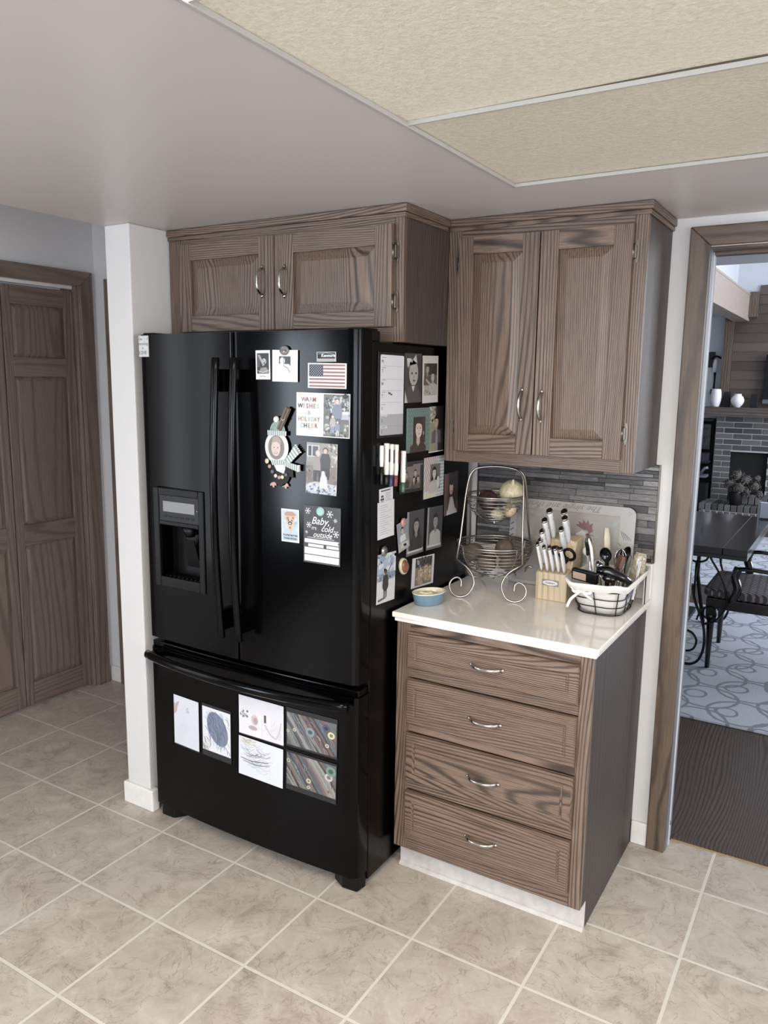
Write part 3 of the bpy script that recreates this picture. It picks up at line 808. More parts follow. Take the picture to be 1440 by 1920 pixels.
# two instant photos
P = Paint(.056, .088, W_); P.rect(.09, .20, .91, .90, (38, 36, 38)); P.rect(.12, .42, .3, .85, (84, 82, 84))
P.poly([(.12, .86), (.3, .84), (.62, .5), (.5, .45)], (170, 166, 164)); P.ell(.58, .62, .16, .10, (196, 190, 186)); P.ell(.52, .66, .03, .015, K_); P.ell(.66, .62, .03, .015, K_)
P.ell(.60, .56, .05, .03, (60, 54, 54)); P.poly([(.2, .22), (.35, .4), (.75, .42), (.9, .22)], (150, 146, 142)); P.line([(.15, .3), (.5, .24), (.9, .32)], .02, (220, 218, 216))
P.line([(.28, .10), (.5, .12), (.72, .09)], .018, (120, 120, 90))
on_front(tag(P.build('instant_photo'), 'narrow black and white instant photo left of the oval grey magnet', 'photo'), -1.009, 1.684, .5)
P = Paint(.094, .094, W_, .0012); P.rect(.24, .20, .74, .80, (224, 222, 222)); P.rect(.27, .56, .72, .80, (48, 46, 48)); P.ell(.40, .66, .10, .11, (232, 230, 228)); P.poly([(.27, .2), (.27, .56), (.42, .62), (.70, .40), (.72, .2)], (236, 235, 234))
P.line([(.44, .76), (.46, .50), (.62, .42), (.70, .28)], .02, (30, 28, 30)); P.poly([(.62, .8), (.72, .8), (.72, .5), (.66, .56)], (30, 28, 30))
on_front(tag(P.build('photo_print'), 'square white-bordered photo held by the oval grey magnet', 'photo'), -.923, 1.681, -.7, .004)
b = MB(); b.lathe([(.0001, .006), (.008, .0058), (.015, .004), (.0185, 0)][::-1], n=24, sx=1.0, sy=.80)
o = b.build('fridge_magnet', plain('grey_glass_magnet', (128, 124, 122), .2, coat=.5)); o.rotation_euler = (PI/2, 0, 0)
g = thing('fridge_magnet', 'oval grey magnet at the top of the square photo', 'magnet', (-.924, bow(-.924)-.006, 1.727)); o.name = 'stone'; o.parent = g; 
text_part('lettering', 'Create', .010, ink, g, (0, -.0064, 0), shear=.3)
# appliance badge
P = Paint(.066, .028, (200, 198, 198), .002); P.rect(.04, .30, .96, .94, (30, 29, 31)); P.rect(.04, .06, .96, .26, (176, 174, 174)); P.line([(.08, .78), (.5, .88), (.92, .74)], .05, (190, 190, 190))
o = P.build('name_badge', paper); tag(o, 'small rectangular dark and silver badge above the flag magnet', 'badge'); on_front(o, -.777, 1.708, 0)
silver_ink = plain('silver_print', (226, 226, 228), .35)
text_part('lettering', 'Kenmore', .0125, silver_ink, o, (.006, -.0023, .003), shear=.2, bold=.0003)
# flag
P = Paint(.133, .073, (226, 222, 222), .0015); RED, NAV = (158, 92, 92), (52, 60, 84)
for k in range(7): P.rect(.035, .05+k*.1385, .965, .05+k*.1385+.0692, RED, new=(k == 0))
P.rect(.035, .465, .40, .95, NAV); P.z += P.L
for r_ in range(9):
    for c in range(6 if r_ % 2 == 0 else 5):
        P.ell(.065+(c+(.5 if r_ % 2 else 0))*.060, .925-r_*.0525, .010, .016, (226, 226, 230), 5, PI/2, new=False)
on_front(tag(P.build('flag_magnet', paper), 'rectangular stars and stripes flag magnet', 'magnet'), -.775, 1.653, -.5)
# holiday card
P = Paint(.187, .129, (236, 232, 232), .001); P.rect(.515, .02, .99, .98, (112, 112, 108))
speckle(P, .53, .45, .97, .97, [(70, 68, 66), (176, 176, 178), (148, 150, 142), (90, 94, 80), (200, 200, 204)], 70, .045, 11)
speckle(P, .53, .03, .97, .3, [(130, 128, 124), (190, 190, 188), (80, 78, 72), (160, 156, 148)], 40, .04, 12)
P.line([(.56, .9), (.60, .75), (.64, .6), (.63, .35)], .02, (52, 48, 48)); P.rect(.84, .42, .985, .56, (170, 176, 190)); P.rect(.84, .54, .985, .60, (220, 224, 228))
small_person(P, .77, .18, .72, (214, 190, 178), (112, 124, 152), (96, 100, 116), (110, 90, 76)); small_person(P, .69, .10, .42, (216, 190, 178), (176, 164, 160), (120, 136, 168), (140, 118, 100)); small_person(P, .78, .04, .35, (216, 190, 178), (110, 130, 168), (206, 198, 196), (140, 118, 100))
P.line([(.08, .075), (.45, .07)], .008, (190, 186, 186)); P.line([(.22, .15), (.26, .18), (.33, .15)], .008, (120, 112, 112))
o = P.build('holiday_card'); tag(o, 'white holiday card with coloured block lettering beside a photo of children', 'card'); on_front(o, -.790, 1.538, -.8)
cols = {'r': plain('ink_brick_red', (158, 104, 104), .6), 'g': plain('ink_sage', (160, 178, 172), .6), 'k': plain('ink_charcoal', (62, 64, 72), .6), 'o': plain('ink_ochre', (172, 158, 122), .6), 'w': plain('ink_grey_brown', (150, 136, 130), .6)}
for row, (txt, cc) in enumerate((('WARM', 'wrgr'), ('WISHES', 'kwrrwg'), ('&', 'g'), ('HOLIDAY', 'worwgwr'), ('CHEER', 'gkwgr'))):
    zz = .044-row*.0195; adv = .0125 if len(txt) < 7 else .0112; n = len(txt)
    for i, ch in enumerate(txt):
        text_part('letter', ch, .0185, cols[cc[i]], o, (-.048+(i-(n-1)/2)*adv, -.0016, zz), bold=.0005, sx=.82 if n > 6 else .92)
for x, z_, lab, c in ((-.872, 1.597, 'small pale oval magnet on the left corner of the holiday card', (206, 212, 186)), (-.712, 1.594, 'small dark green oval magnet on the right side of the holiday card', (42, 62, 52))):
    b = MB(); b.tube([(0, 0, 0), (0, -.002, 0), (0, -.0035, 0)], [.0078, .0078, .0055], 18, side=(1, 0, 0), flat=.72)
    on_front(tag(b.build('fridge_magnet', plain('magnet_enamel', c, .35)), lab, 'magnet'), x, z_, 0, .0025)
# photo of two seated people with a dog
P = Paint(.109, .154, (196, 190, 188), .001); P.rect(.01, .01, .99, .99, (140, 130, 126)); P.rect(.0, .62, 1, 1, (150, 146, 140)); P.rect(.02, .72, .42, .95, (190, 190, 196)); P.rect(.06, .74, .16, .93, (60, 60, 66)); P.rect(.20, .74, .38, .93, (80, 84, 92))
speckle(P, .62, .5, 1, .98, [(186, 182, 160), (150, 142, 120), (206, 204, 196), (110, 108, 96)], 50, .05, 21); P.rect(0, .2, .99, .55, (128, 114, 104)); 
speckle(P, .0, .2, .99, .55, [(112, 98, 90), (140, 126, 116)], 20, .06, 22, 2); P.poly([(0, 0), (0, .16), (.3, .24), (1, .2), (1, 0)], (176, 182, 198)); speckle(P, 0, .0, 1, .18, [(90, 98, 122), (206, 208, 216), (120, 126, 146)], 55, .03, 23, 1.8)
small_person(P, .38, .24, .62, (206, 180, 166), (150, 136, 132), (66, 58, 60), (186, 180, 178), True); small_person(P, .62, .30, .62, (196, 168, 152), (70, 64, 68), (56, 52, 58), (60, 54, 54), True)
P.poly([(.44, .12), (.48, .34), (.56, .44), (.68, .34), (.72, .12)], (208, 206, 208)); P.ell(.56, .40, .06, .06, (224, 222, 222)); P.ell(.50, .44, .02, .03, (120, 110, 108)); P.ell(.62, .44, .02, .03, (120, 110, 108))
on_front(tag(P.build('photo_print'), 'colour photo of two seated people with a pale dog', 'photo'), -.794, 1.378, -1.4)
# pizza card
P = Paint(.067, .104, (232, 234, 238), .0008); P.rect(.05, .04, .95, .96, (176, 200, 214)); speckle(P, .1, .3, .9, .9, [(190, 210, 222), (164, 190, 206)], 20, .08, 31)
P.poly([(.16, .84), (.3, .92), (.65, .93), (.84, .86), (.56, .30), (.50, .22), (.46, .32)], (214, 170, 128)); P.poly([(.16, .84), (.3, .92), (.65, .93), (.84, .86), (.78, .80), (.25, .79)], (184, 124, 84))
P.ell(.36, .72, .07, .045, (168, 88, 70)); P.ell(.66, .74, .06, .04, (168, 88, 70)); P.ell(.50, .44, .05, .035, (168, 88, 70)); P.ell(.40, .66, .035, .022, K_); P.ell(.60, .66, .035, .022, K_); P.ell(.50, .58, .12, .055, (70, 30, 30)); P.ell(.50, .57, .07, .02, (230, 224, 220))
o = P.build('greeting_card', paper); tag(o, 'small pale blue card with a smiling pizza slice', 'card'); on_front(o, -.910, 1.193, .2)
navy = plain('ink_navy', (62, 78, 100), .6)
text_part('lettering', "YOU'RE BETTER", .0078, navy, o, (0, -.0012, -.031), bold=.0003); text_part('lettering', 'THAN PIZZA', .0088, navy, o, (0, -.0012, -.041), bold=.0003)
# winter invitation
P = Paint(.132, .179, (72, 72, 76), .0008)
def flake(u, v, r, c=(226, 226, 230)):
    a = P.h/P.w; P.z += P.L
    for k in range(6):
        t = PI*k/3; d = (math.cos(t)*r*a, math.sin(t)*r); P.line([(u, v), (u+d[0], v+d[1])], r*.20, c, False)
        for q in (-.5, .5): P.line([(u+d[0]*.6, v+d[1]*.6), (u+d[0]*.6+math.cos(t+q)*r*.42*a, v+d[1]*.6+math.sin(t+q)*r*.42)], r*.14, c, False)
for u, v, r in ((.11, .90, .055), (.71, .88, .062), (.86, .78, .036), (.14, .66, .052), (.88, .55, .060), (.08, .53, .028)): flake(u, v, r)
speckle(P, .03, .5, .97, .98, [(170, 170, 174)], 22, .006, 41)
P.line([(.1, .445), (.84, .445)], .012, (190, 190, 194)); P.poly([(.03, .35), (.03, .42), (.97, .42), (.93, .385), (.97, .35), (.03, .35)], (228, 226, 228))
P.rect(.13, .285, .55, .335, (226, 224, 226)); P.rect(.63, .285, .96, .335, (226, 224, 226), False); P.rect(.03, .155, .97, .27, (232, 228, 232)); P.rect(.03, .03, .97, .14, (232, 230, 232), False)
for k, v in enumerate((.24, .215, .19, .12, .10)): P.line([(.1+.05*(k % 2), v), (.85-.1*(k % 3), v)], .006, (206, 196, 202), new=(k == 0))
o = P.build('invitation_card', paper); tag(o, 'dark grey snowflake card with white script and blank white boxes', 'card'); on_front(o, -.793, 1.174, -.7)
for s_, x, zz, sz in (('Baby,', -.006, .043, .032), ("IT'S", -.028, .019, .012), ('cold', .018, .021, .026), ('outside', .002, .001, .024)):
    text_part('lettering', s_, sz, silver_ink, o, (x, -.0016, zz), shear=.35 if s_ != "IT'S" else 0, bold=.0001, sx=.95)
b = MB(); b.tube([(0, 0, 0), (0, -.003, 0), (0, -.005, 0)], [.0145, .0145, .011], 24, side=(1, 0, 0))
on_front(tag(b.build('fridge_magnet', plain('mint_magnet', (146, 180, 172), .35, vary=.06)), 'round mint green magnet holding the dark snowflake card', 'magnet'), -.797, 1.248, 0, .0026)

# penguin ornament with clothes-pin
pg = thing('penguin_ornament', 'flat wooden penguin picture-frame ornament with knitted hat and scarf', 'ornament', (-.945, bow(-.945)-.003, 1.43))
pg.rotation_euler = (0, 0, 0)
def flatpoly(name, pts, y0, th, col, mat=None, kids=None, bevel=.0006):
    b = MB(); b.prism(pts, th, 'y', y0-th, col=col); return b.build(name, mat or painted, kids or pg, bevel=bevel, seg=1)
def ov(cx, cz, rx, rz, n=28, a0=0, a1=2*PI): return [(cx+rx*math.cos(a0+(a1-a0)*k/n), cz+rz*math.sin(a0+(a1-a0)*k/n)) for k in range(n)]
flatpoly('body', ov(.004, -.058, .038, .058), 0, .003, (22, 21, 23)); flatpoly('belly', [(-.026, -.036), (.020, -.036), (.022, -.060), (.016, -.076), (-.012, -.068), (-.024, -.048)], -.003, .0012, (226, 230, 236))
flatpoly('wing', [(.022, -.035), (.050, -.060), (.052, -.088), (.036, -.082), (.022, -.064)], 0, .0025, (18, 18, 20))
flatpoly('head_frame', ov(-.010, .004, .046, .050), -.003, .003, (228, 226, 228), bevel=.001)
P = Paint(.062, .074, (120, 112, 110), .0012)
P.mb = MB(); P.mb.prism(ov(0, 0, .031, .037), .0012, 'y', -.0012, col=(128, 120, 118))
P.ell(.5, .56, .38, .40, (120, 104, 96)); P.ell(.48, .47, .29, .33, (216, 184, 170)); P.poly([(.2, .66), (.3, .92), (.6, .98), (.82, .78), (.78, .60), (.55, .74), (.36, .72)], (170, 146, 128))
for q in (.36, .60): P.ell(q, .50, .04, .022, (50, 40, 40))
P.ell(.48, .40, .04, .02, (190, 150, 138)); P.ell(.48, .29, .12, .045, (140, 84, 80)); P.ell(.48, .30, .09, .02, (240, 236, 232))
o = P.build('child_photo', photo, pg); o.location = (-.010, -.0062, .004); tag(o, 'oval photo of a smiling small child')
flatpoly('hat', [(-.038, .050)]+ov(-.006, .050, .030, .036, 14, PI, 0)+[(.024, .050)], -.003, .003, (140, 172, 160))
stripe = []
def striped(name, quad, n, y0, c1, c2):
    b = MB(); (a0, a1, a2, a3) = [Vector((p[0], 0, p[1])) for p in quad]
    for k in range(n):
        s0, s1 = k/n, (k+1)/n
        p = [a0.lerp(a1, s0), a0.lerp(a1, s1), a3.lerp(a2, s1), a3.lerp(a2, s0)]
        col = c1 if k % 2 else c2
        b.hexa([(q.x, y0, q.z) for q in p], [(q.x, y0-.003-(.0006 if k % 2 else 0), q.z) for q in p], col=col)
    b.build(name, painted, pg)
MINT, CRM = (136, 166, 158), (224, 228, 226)
striped('hat_band', [(-.042, .041), (.029, .041), (.030, .055), (-.042, .056)], 17, -.006, MINT, CRM)
striped('scarf', [(-.026, -.051), (.020, -.048), (.030, -.032), (-.034, -.036)], 13, -.0035, MINT, CRM)
striped('scarf', [(.018, -.042), (.060, .014), (.080, -.008), (.028, -.054)], 13, -.004, CRM, MINT)
striped('scarf', [(.022, -.036), (.076, -.046), (.074, -.066), (.026, -.052)], 13, -.005, MINT, CRM)
for q in range(2):
    b = MB()
    for k in range(5):
        if q == 0: x, z_ = .061+.0045*k, .0135-.0050*k; b.box(x, x+.006, -.0065, -.0045, z_-.001, z_+.0035, col=(206, 216, 212))
        else: z_ = -.0475-.0042*k; b.box(.074, .081, -.0072, -.005, z_, z_+.0026, col=(206, 216, 212))
    b.build('scarf_fringe', painted, pg)
b = MB(); b.blob((-.009, -.006, .090), .010, .008, .010, 14, 10, col=(232, 232, 232)); b.build('pompom', cloth_mat, pg)
for k, (x, z_, c) in enumerate(((-.048, -.040, (214, 216, 160)), (-.038, -.056, (190, 140, 130)), (-.027, -.072, (92, 100, 128)), (-.014, -.084, (222, 206, 206)), (.000, -.088, (188, 128, 116)), (.012, -.086, (222, 216, 160)), (.026, -.078, (84, 92, 118)))):
    b = MB(); b.blob((x, -.006, z_), .0062 if k else .008, .004, .0062 if k else .008, 10, 8, col=c); b.build('bead', painted, pg)
for x in (-.026, .022):
    flatpoly('foot', [(x-.006, -.106), (x-.014, -.112), (x-.012, -.118), (x-.006, -.115), (x-.002, -.122), (x+.003, -.121), (x+.004, -.114), (x+.011, -.116), (x+.010, -.108), (x+.004, -.104)], 0, .003, (198, 142, 134))
cp = thing('clothes_pin', 'brown wooden clothes pin clipped over the penguin hat', 'clothes pin', (-.924, bow(-.924)-.011, 1.523), (0, math.radians(28), 0))
pinw = plain('weathered_pin_wood', (108, 98, 88), .7, vary=.12)
for q, nm_ in ((-.0045, 'jaw'), (.0045, 'jaw')):
    b = MB(); b.box(q-.0035, q+.0035, -.006, .006, -.038, .038); b.build(nm_, pinw, cp, bevel=.001)
b = MB(); b.tube([(-.009, -.0065, .004), (-.004, -.0075, -.003), (.004, -.0075, -.003), (.009, -.0065, .004)], .0012, 6); b.tube([(-.0085, -.007, -.002), (-.0085, .007, -.002)], .0012, 6); b.build('spring', steel, cp)

# drawings on the freezer drawer
def scribble(P, n, seed, cols, u0, v0, u1, v1, ang, ln, wd):
    rr = random.Random(seed); a = P.h/P.w
    for k in range(n):
        if k % 6 == 0: P.z += P.L
        u, v = rr.uniform(u0, u1), rr.uniform(v0, v1); t = ang+rr.uniform(-.3, .3); l = ln*rr.uniform(.5, 1.1)
        pts = [(u+math.cos(t+.25*(q-1.5))*l*(q/3-.5)*a, v+math.sin(t+.25*(q-1.5))*l*(q/3-.5)) for q in range(4)]
        P.line(pts, wd*rr.uniform(.6, 1.3), rr.choice(cols), False)
BACK = (34, 34, 37)
def mounted(lab, x, z, w, h, rot, mount, P):
    t = thing('child_drawing', lab, 'drawing', group=None)
    (mw, mh, dx, dz) = mount
    b = MB(); b.box(-mw/2+dx, mw/2+dx, -.0006, 0, -mh/2+dz, mh/2+dz, col=BACK); b.build('mount', paper, t)
    o = P.build('paper_sheet', paper, t); o.location = (0, -.0007, 0)
    on_front(t, x, z, rot, .0012); return t
P = Paint(.127, .186, (218, 220, 230)); 
for k in range(5): P.line([(.02, .72-.02*k), (.10+.02*k, .70+.04*k), (.12+.02*k, .84+.01*k)], .035, (188, 158, 160))
P.poly([(.0, .6), (.12, .66), (.16, .78), (.04, .84), (0, .8)], (194, 166, 168))
P.line([(.56, .82), (.58, .74), (.54, .70), (.50, .76), (.56, .80)], .008, (120, 124, 140)); P.line([(.56, .76), (.62, .74), (.60, .70)], .008, (120, 124, 140))
for r_ in (.05, .08, .11): P.line([(.40+r_*1.3*math.cos(k*PI/6), .36+r_*math.sin(k*PI/6)) for k in range(13)], .004, (196, 200, 212))
t = mounted('pale drawing with faint pencil marks, leftmost sheet on the freezer drawer', -1.387, .424, .127, .186, -.7, (.129, .186, 0, -.005), P)
P = Paint(.132, .161, (226, 227, 234)); P.ell(.54, .56, .34, .40, (104, 120, 156), rot=.5)
scribble(P, 90, 51, [(82, 100, 140), (98, 116, 152), (70, 86, 124), (130, 146, 176)], .25, .22, .80, .85, 1.9, .34, .012); scribble(P, 14, 52, [(150, 110, 108), (120, 120, 130)], .03, .03, .2, .3, 1.9, .18, .008); scribble(P, 6, 53, [(60, 60, 70)], .85, .05, .97, .9, 2.2, .2, .008)
t = mounted('drawing scribbled over in dense blue crayon', -1.238, .430, .132, .161, -.6, (.138, .194, 0, -.006), P)
P = Paint(.189, .136, (220, 218, 226)); P.rect(0, 0, .72, .60, (228, 224, 230)); P.rect(.52, .02, .53, .62, (206, 200, 208))
P.ell(.13, .50, .07, .05, (166, 176, 192)); speckle(P, .04, .42, .2, .62, [(96, 104, 122), (150, 168, 182), (200, 190, 196)], 12, .035, 61); P.ell(.36, .44, .08, .14, (206, 180, 184)); P.ell(.38, .42, .05, .09, (176, 148, 154)); P.ell(.32, .22, .10, .06, (184, 158, 164))
P.rect(.57, .44, .62, .64, (96, 80, 84)); P.line([(.58, .4), (.72, .16), (.84, .1)], .035, (196, 172, 184)); P.line([(.84, .1), (.92, .34), (.95, .56)], .035, (202, 180, 192)); scribble(P, 12, 62, [(216, 196, 206), (200, 190, 206)], .6, .1, .95, .5, 1.2, .2, .01)
t = mounted('pinkish marker drawing in the upper row beside the dark collage', -1.036, .524, .189, .136, -.4, (.190, .140, 0, -.002), P)
P = Paint(.189, .139, (218, 221, 232)); P.rect(.72, .1, .725, .8, (198, 198, 214)); scribble(P, 26, 71, [(150, 150, 170), (120, 124, 148), (100, 100, 120), (160, 180, 184)], .15, .35, .65, .75, .05, .5, .010); scribble(P, 14, 72, [(190, 168, 160), (200, 190, 160)], .1, .75, .5, .95, .0, .4, .012)
scribble(P, 12, 73, [(150, 190, 184), (170, 186, 200)], .2, .12, .6, .42, .1, .4, .010); P.line([(.05, .45), (.3, .42), (.68, .52)], .018, (78, 76, 92)); P.line([(.1, .38), (.4, .36), (.7, .44)], .014, (96, 92, 110))
t = mounted('white sheet with horizontal coloured pencil scribbles in the lower row', -1.040, .374, .189, .139, -1.4, (.190, .140, 0, 0), P)
def collage(seed, marks):
    P = Paint(.190, .112, (92, 90, 92)); rr = random.Random(seed)
    pal = [(70, 66, 68), (120, 88, 86), (96, 104, 104), (84, 98, 112), (60, 58, 62), (134, 128, 124), (104, 122, 110), (110, 84, 84), (88, 84, 104), (150, 146, 140)]
    for k in range(26):
        u = -.35+k*.055; w_ = rr.uniform(.04, .11); j = rr.uniform(-.05, .05)
        P.poly([(u, 1.05), (u+w_, 1.05), (u+w_+.30+j, .45+j), (u+w_+.5, -.05), (u+.5, -.05), (u+.27, .5+j)], rr.choice(pal))
    scribble(P, 40, seed+1, [(176, 172, 166), (40, 38, 40), (130, 160, 160), (160, 120, 110)], 0, 0, 1, 1, 2.1, .3, .012)
    for (u, v, r_, c) in marks: P.ell(u, v, r_, r_*1.5, c); P.ell(u, v, r_*.5, r_*.7, shade(c, .6))
    return P
t = mounted('dark swirled collage with a blue disc, upper right sheet on the freezer drawer', -.833, .522, .19, .112, -.5, (.195, .134, 0, .004), collage(80, [(.48, .55, .09, (112, 140, 150)), (.16, .5, .035, (196, 186, 170)), (.02, .42, .03, (196, 186, 180)), (.90, .62, .07, (200, 200, 140)), (.82, .28, .04, (198, 190, 170)), (.80, .80, .08, (66, 70, 110))]))
t = mounted('dark swirled collage with a greenish corner, lower right sheet on the freezer drawer', -.835, .381, .19, .112, -1.5, (.194, .138, 0, -.006), collage(90, [(.04, .75, .04, (180, 176, 150)), (.86, .60, .08, (190, 176, 182)), (.46, .30, .05, (196, 196, 140)), (.90, .80, .10, (90, 140, 120)), (.86, .16, .04, (150, 120, 90)), (.46, .10, .035, (196, 180, 140))]))

# prints on the right side of the refrigerator
t = thing('weekly_planner', 'white weekly planner board on black backing beside the refrigerator door', 'planner board'); 
b = MB(); b.box(-.078, .078, -.003, 0, -.128, .128, col=(24, 23, 25)); b.build('backing', paper, t, bevel=.001)
P = Paint(.138, .241, (228, 230, 240), .001, .006); P.rect(.0, .0, 1, .262, (180, 182, 190)); 
for k, v in enumerate((.862, .705, .56, .41)): P.line([(.06, v), (.92, v)], .003, (150, 152, 160), new=(k == 0))
for k, v in enumerate((.0, .14)): P.rect(.02, v+.09, .30, v+.125 if k == 0 else .262, (214, 215, 222), new=(k == 0))
P.line([(.06, .115), (.92, .115)], .003, (146, 148, 156)); 
for k, v in enumerate((.965, .84, .69, .54, .385, .235, .105)): P.line([(.05, v), (.22, v)], .006, (132, 134, 142), new=(k == 0))
P.line([(.33, .545), (.36, .515), (.40, .535), (.44, .505), (.50, .515)], .016, (40, 42, 54)); 
o = P.build('board', paper, t); o.location = (.003, -.0031, 0)
for k, (s_, v) in enumerate((('M', .915), ('T', .80), ('W', .64), ('T', .49), ('F', .335), ('S', .185), ('S', .045))):
    text_part('letter', s_, .014, ink, t, (-.056, -.0043, (v-.5)*.241))
on_side(t, -.634, 1.597, -.3)
P = Paint(.110, .155, (70, 68, 70)); P.rect(0, 0, 1, 1, (74, 72, 72)); P.rect(.78, .1, 1, .95, (62, 60, 62)); P.ell(.5, .55, .30, .33, (56, 52, 52))
P.ell(.52, .60, .27, .26, (176, 172, 168)); P.poly([(.05, 0), (.12, .22), (.34, .36), (.7, .36), (.92, .2), (1, 0)], (84, 80, 80)); P.poly([(0, 0), (.02, .25), (.18, .0)], (196, 194, 192)); P.poly([(.40, .34), (.60, .34), (.50, .22)], (206, 204, 202))
P.ell(.42, .60, .05, .022, (60, 56, 56)); P.ell(.66, .60, .05, .022, (60, 56, 56)); P.ell(.54, .53, .04, .03, (150, 144, 140)); P.ell(.54, .45, .08, .022, (110, 92, 90))
P.poly([(.12, .90), (.14, .74), (.34, .84), (.40, .84), (.66, .98), (.72, .80), (.44, .82), (.36, .90)], (206, 204, 200)); P.ell(.40, .85, .05, .035, (188, 186, 182)); P.poly([(.14, .76), (.20, .70), (.30, .80)], (196, 194, 190))
on_side(tag(P.build('photo_print'), 'black and white photo of a baby wearing a large hair bow', 'photo'), -.495, 1.650, .8)
P = Paint(.109, .154, (214, 210, 206), .0008); P.rect(.09, .16, .93, .84, (104, 100, 96)); P.rect(.09, .16, .93, .38, (170, 166, 160)); P.rect(.3, .6, .93, .84, (62, 58, 56)); portrait(P, .30, .72, .18, (170, 160, 152), (60, 54, 52), (96, 84, 80)); portrait(P, .64, .56, .20, (190, 182, 176), (44, 40, 40), (186, 182, 178)); P.line([(.2, .5), (.45, .4), (.72, .24)], .05, (178, 170, 164)); speckle(P, .12, .17, .5, .3, [(120, 116, 112), (196, 192, 188)], 14, .03, 101)
on_side(tag(P.build('instant_photo'), 'white-bordered black and white photo of two people right of the baby photo', 'photo'), -.378, 1.647, 1.3)
P = Paint(.150, .143, (112, 146, 140), .004)
for r_ in range(9):
    for c in range(10):
        if .2 < (c+.5)/10 < .8 and .2 < (r_+.5)/9 < .8: continue
        P.line([(c/10, r_/9), ((c+.5)/10, (r_+.85)/9), ((c+1)/10, r_/9)], .02, (84, 118, 112), new=(r_ == 0 and c == 0))
P.rect(.25, .20, .80, .80, (58, 48, 46)); P.rect(.62, .2, .80, .8, (74, 58, 54)); P.ell(.70, .42, .04, .05, (190, 150, 140)); portrait(P, .48, .53, .42, (222, 184, 168), (64, 44, 38), (70, 56, 54), long_=.8, look=1)
on_side(tag(P.build('picture_card'), 'teal patterned card framing a photo of a smiling woman', 'photo card'), -.459, 1.483, .1, .001)
P = Paint(.107, .155, (66, 62, 58)); P.rect(0, 0, .45, 1, (150, 152, 116)); speckle(P, 0, .6, .45, 1, [(180, 182, 160), (110, 110, 84), (206, 204, 190)], 30, .05, 111); P.rect(.55, .5, 1, 1, (44, 40, 40)); portrait(P, .50, .66, .24, (196, 150, 128), (40, 32, 30), (104, 100, 104)); P.poly([(.42, .0), (.46, .44), (.58, .44), (.60, .0)], (150, 146, 150)); P.rect(0, 0, 1, .02, W_)
on_side(tag(P.build('photo_print'), 'colour photo of a dark-haired man in a grey cardigan', 'photo'), -.331, 1.480, .7, .0022)
P = Paint(.152, .101, (50, 48, 50)); P.rect(.0, .12, .94, .88, (132, 118, 112)); P.rect(0, .84, 1, 1, (58, 56, 58)); P.rect(.55, .78, 1, .9, (128, 126, 126)); P.poly([(0, .12), (.1, .45), (.45, .5), (.55, .12)], (112, 100, 90)); P.ell(.22, .3, .2, .12, (92, 84, 80))
for u, v, s_, c in ((.26, .58, .22, (70, 60, 58)), (.66, .62, .20, (52, 44, 44)), (.60, .40, .20, (90, 70, 64)), (.78, .42, .18, (100, 90, 86))): portrait(P, u, v, s_, (190, 160, 146), (60, 48, 44), c)
P.rect(.88, .1, 1, .86, (56, 54, 56)); P.rect(0, 0, 1, .10, (48, 46, 48))
on_side(tag(P.build('photo_print'), 'dark glossy group photo of several people left of the striped card', 'photo'), -.494, 1.332, -1.4)
P = Paint(.145, .140, (206, 208, 206), .0015)
for k in range(16): P.poly([(-.5+k*.09, 0), (-.455+k*.09, 0), (.045+k*.09, 1), (k*.09, 1)], (172, 128, 128), new=(k == 0))
P.rect(.62, .0, 1, 1, (206, 212, 212)); P.z += P.L
for r_ in range(12):
    for c in range(5): P.ell(.66+c*.08, .04+r_*.083, .026, .028, (112, 138, 146), 8, new=False)
P.rect(0, 0, .64, .17, (206, 206, 172)); P.rect(.3, .18, .80, .82, (116, 106, 102)); portrait(P, .50, .60, .26, (206, 186, 176), (44, 34, 34), (190, 182, 178), long_=.7); P.ell(.70, .36, .08, .14, (206, 204, 204))
on_side(tag(P.build('picture_card'), 'striped and dotted card framing a photo of a dark-haired woman', 'photo card'), -.339, 1.317, .2, .0016)
P = Paint(.107, .151, (96, 58, 60)); P.rect(.30, .3, 1, 1, (52, 40, 40)); P.rect(0, 0, .10, 1, (112, 74, 76)); P.poly([(.2, 0), (.42, .42), (.62, .42), (.95, .0)], (196, 190, 188)); P.ell(.50, .64, .13, .17, (196, 158, 146)); P.ell(.52, .78, .16, .08, (48, 34, 32)); P.poly([(.62, .40), (.80, .12), (.92, .1), (.78, .42)], (34, 30, 32)); P.ell(.50, .56, .05, .02, (120, 70, 66)); P.poly([(.15, 0), (.2, .12), (.35, .08), (.4, 0)], (206, 198, 194))
on_side(tag(P.build('photo_print'), 'dark maroon portrait photo nearest the backsplash', 'photo'), -.200, 1.243, 1.0)
P = Paint(.082, .052, (222, 221, 228), .0005); P.line([(.12, .86), (.8, .86)], .07, (60, 60, 70)); P.z += P.L
for k in range(6): t_ = PI*k/3; P.ell(.22+math.cos(t_)*.09, .36+math.sin(t_)*.2, .05, .08, (70, 70, 84), 8, new=False)
P.ell(.22, .36, .05, .08, (70, 70, 84), 8)
for k in range(5): P.line([(.45, .68-k*.10), (.86-(k % 2)*.1, .68-k*.10)], .03, (140, 140, 152), new=(k == 0))
on_side(tag(P.build('note_paper', paper), 'small white note with a dark flower-shaped emblem above the list', 'note'), -.653, 1.287, 1.5)
P = Paint(.100, .116, (220, 219, 226), .0005); rr = random.Random(9)
for k in range(14): P.line([(.12, .90-k*.060), (rr.uniform(.45, .85), .90-k*.060)], .010, (136, 136, 148), new=(k == 0))
on_side(tag(P.build('list_paper', paper), 'white typed list hanging below the note with the emblem', 'list'), -.655, 1.214, .9, .0022)
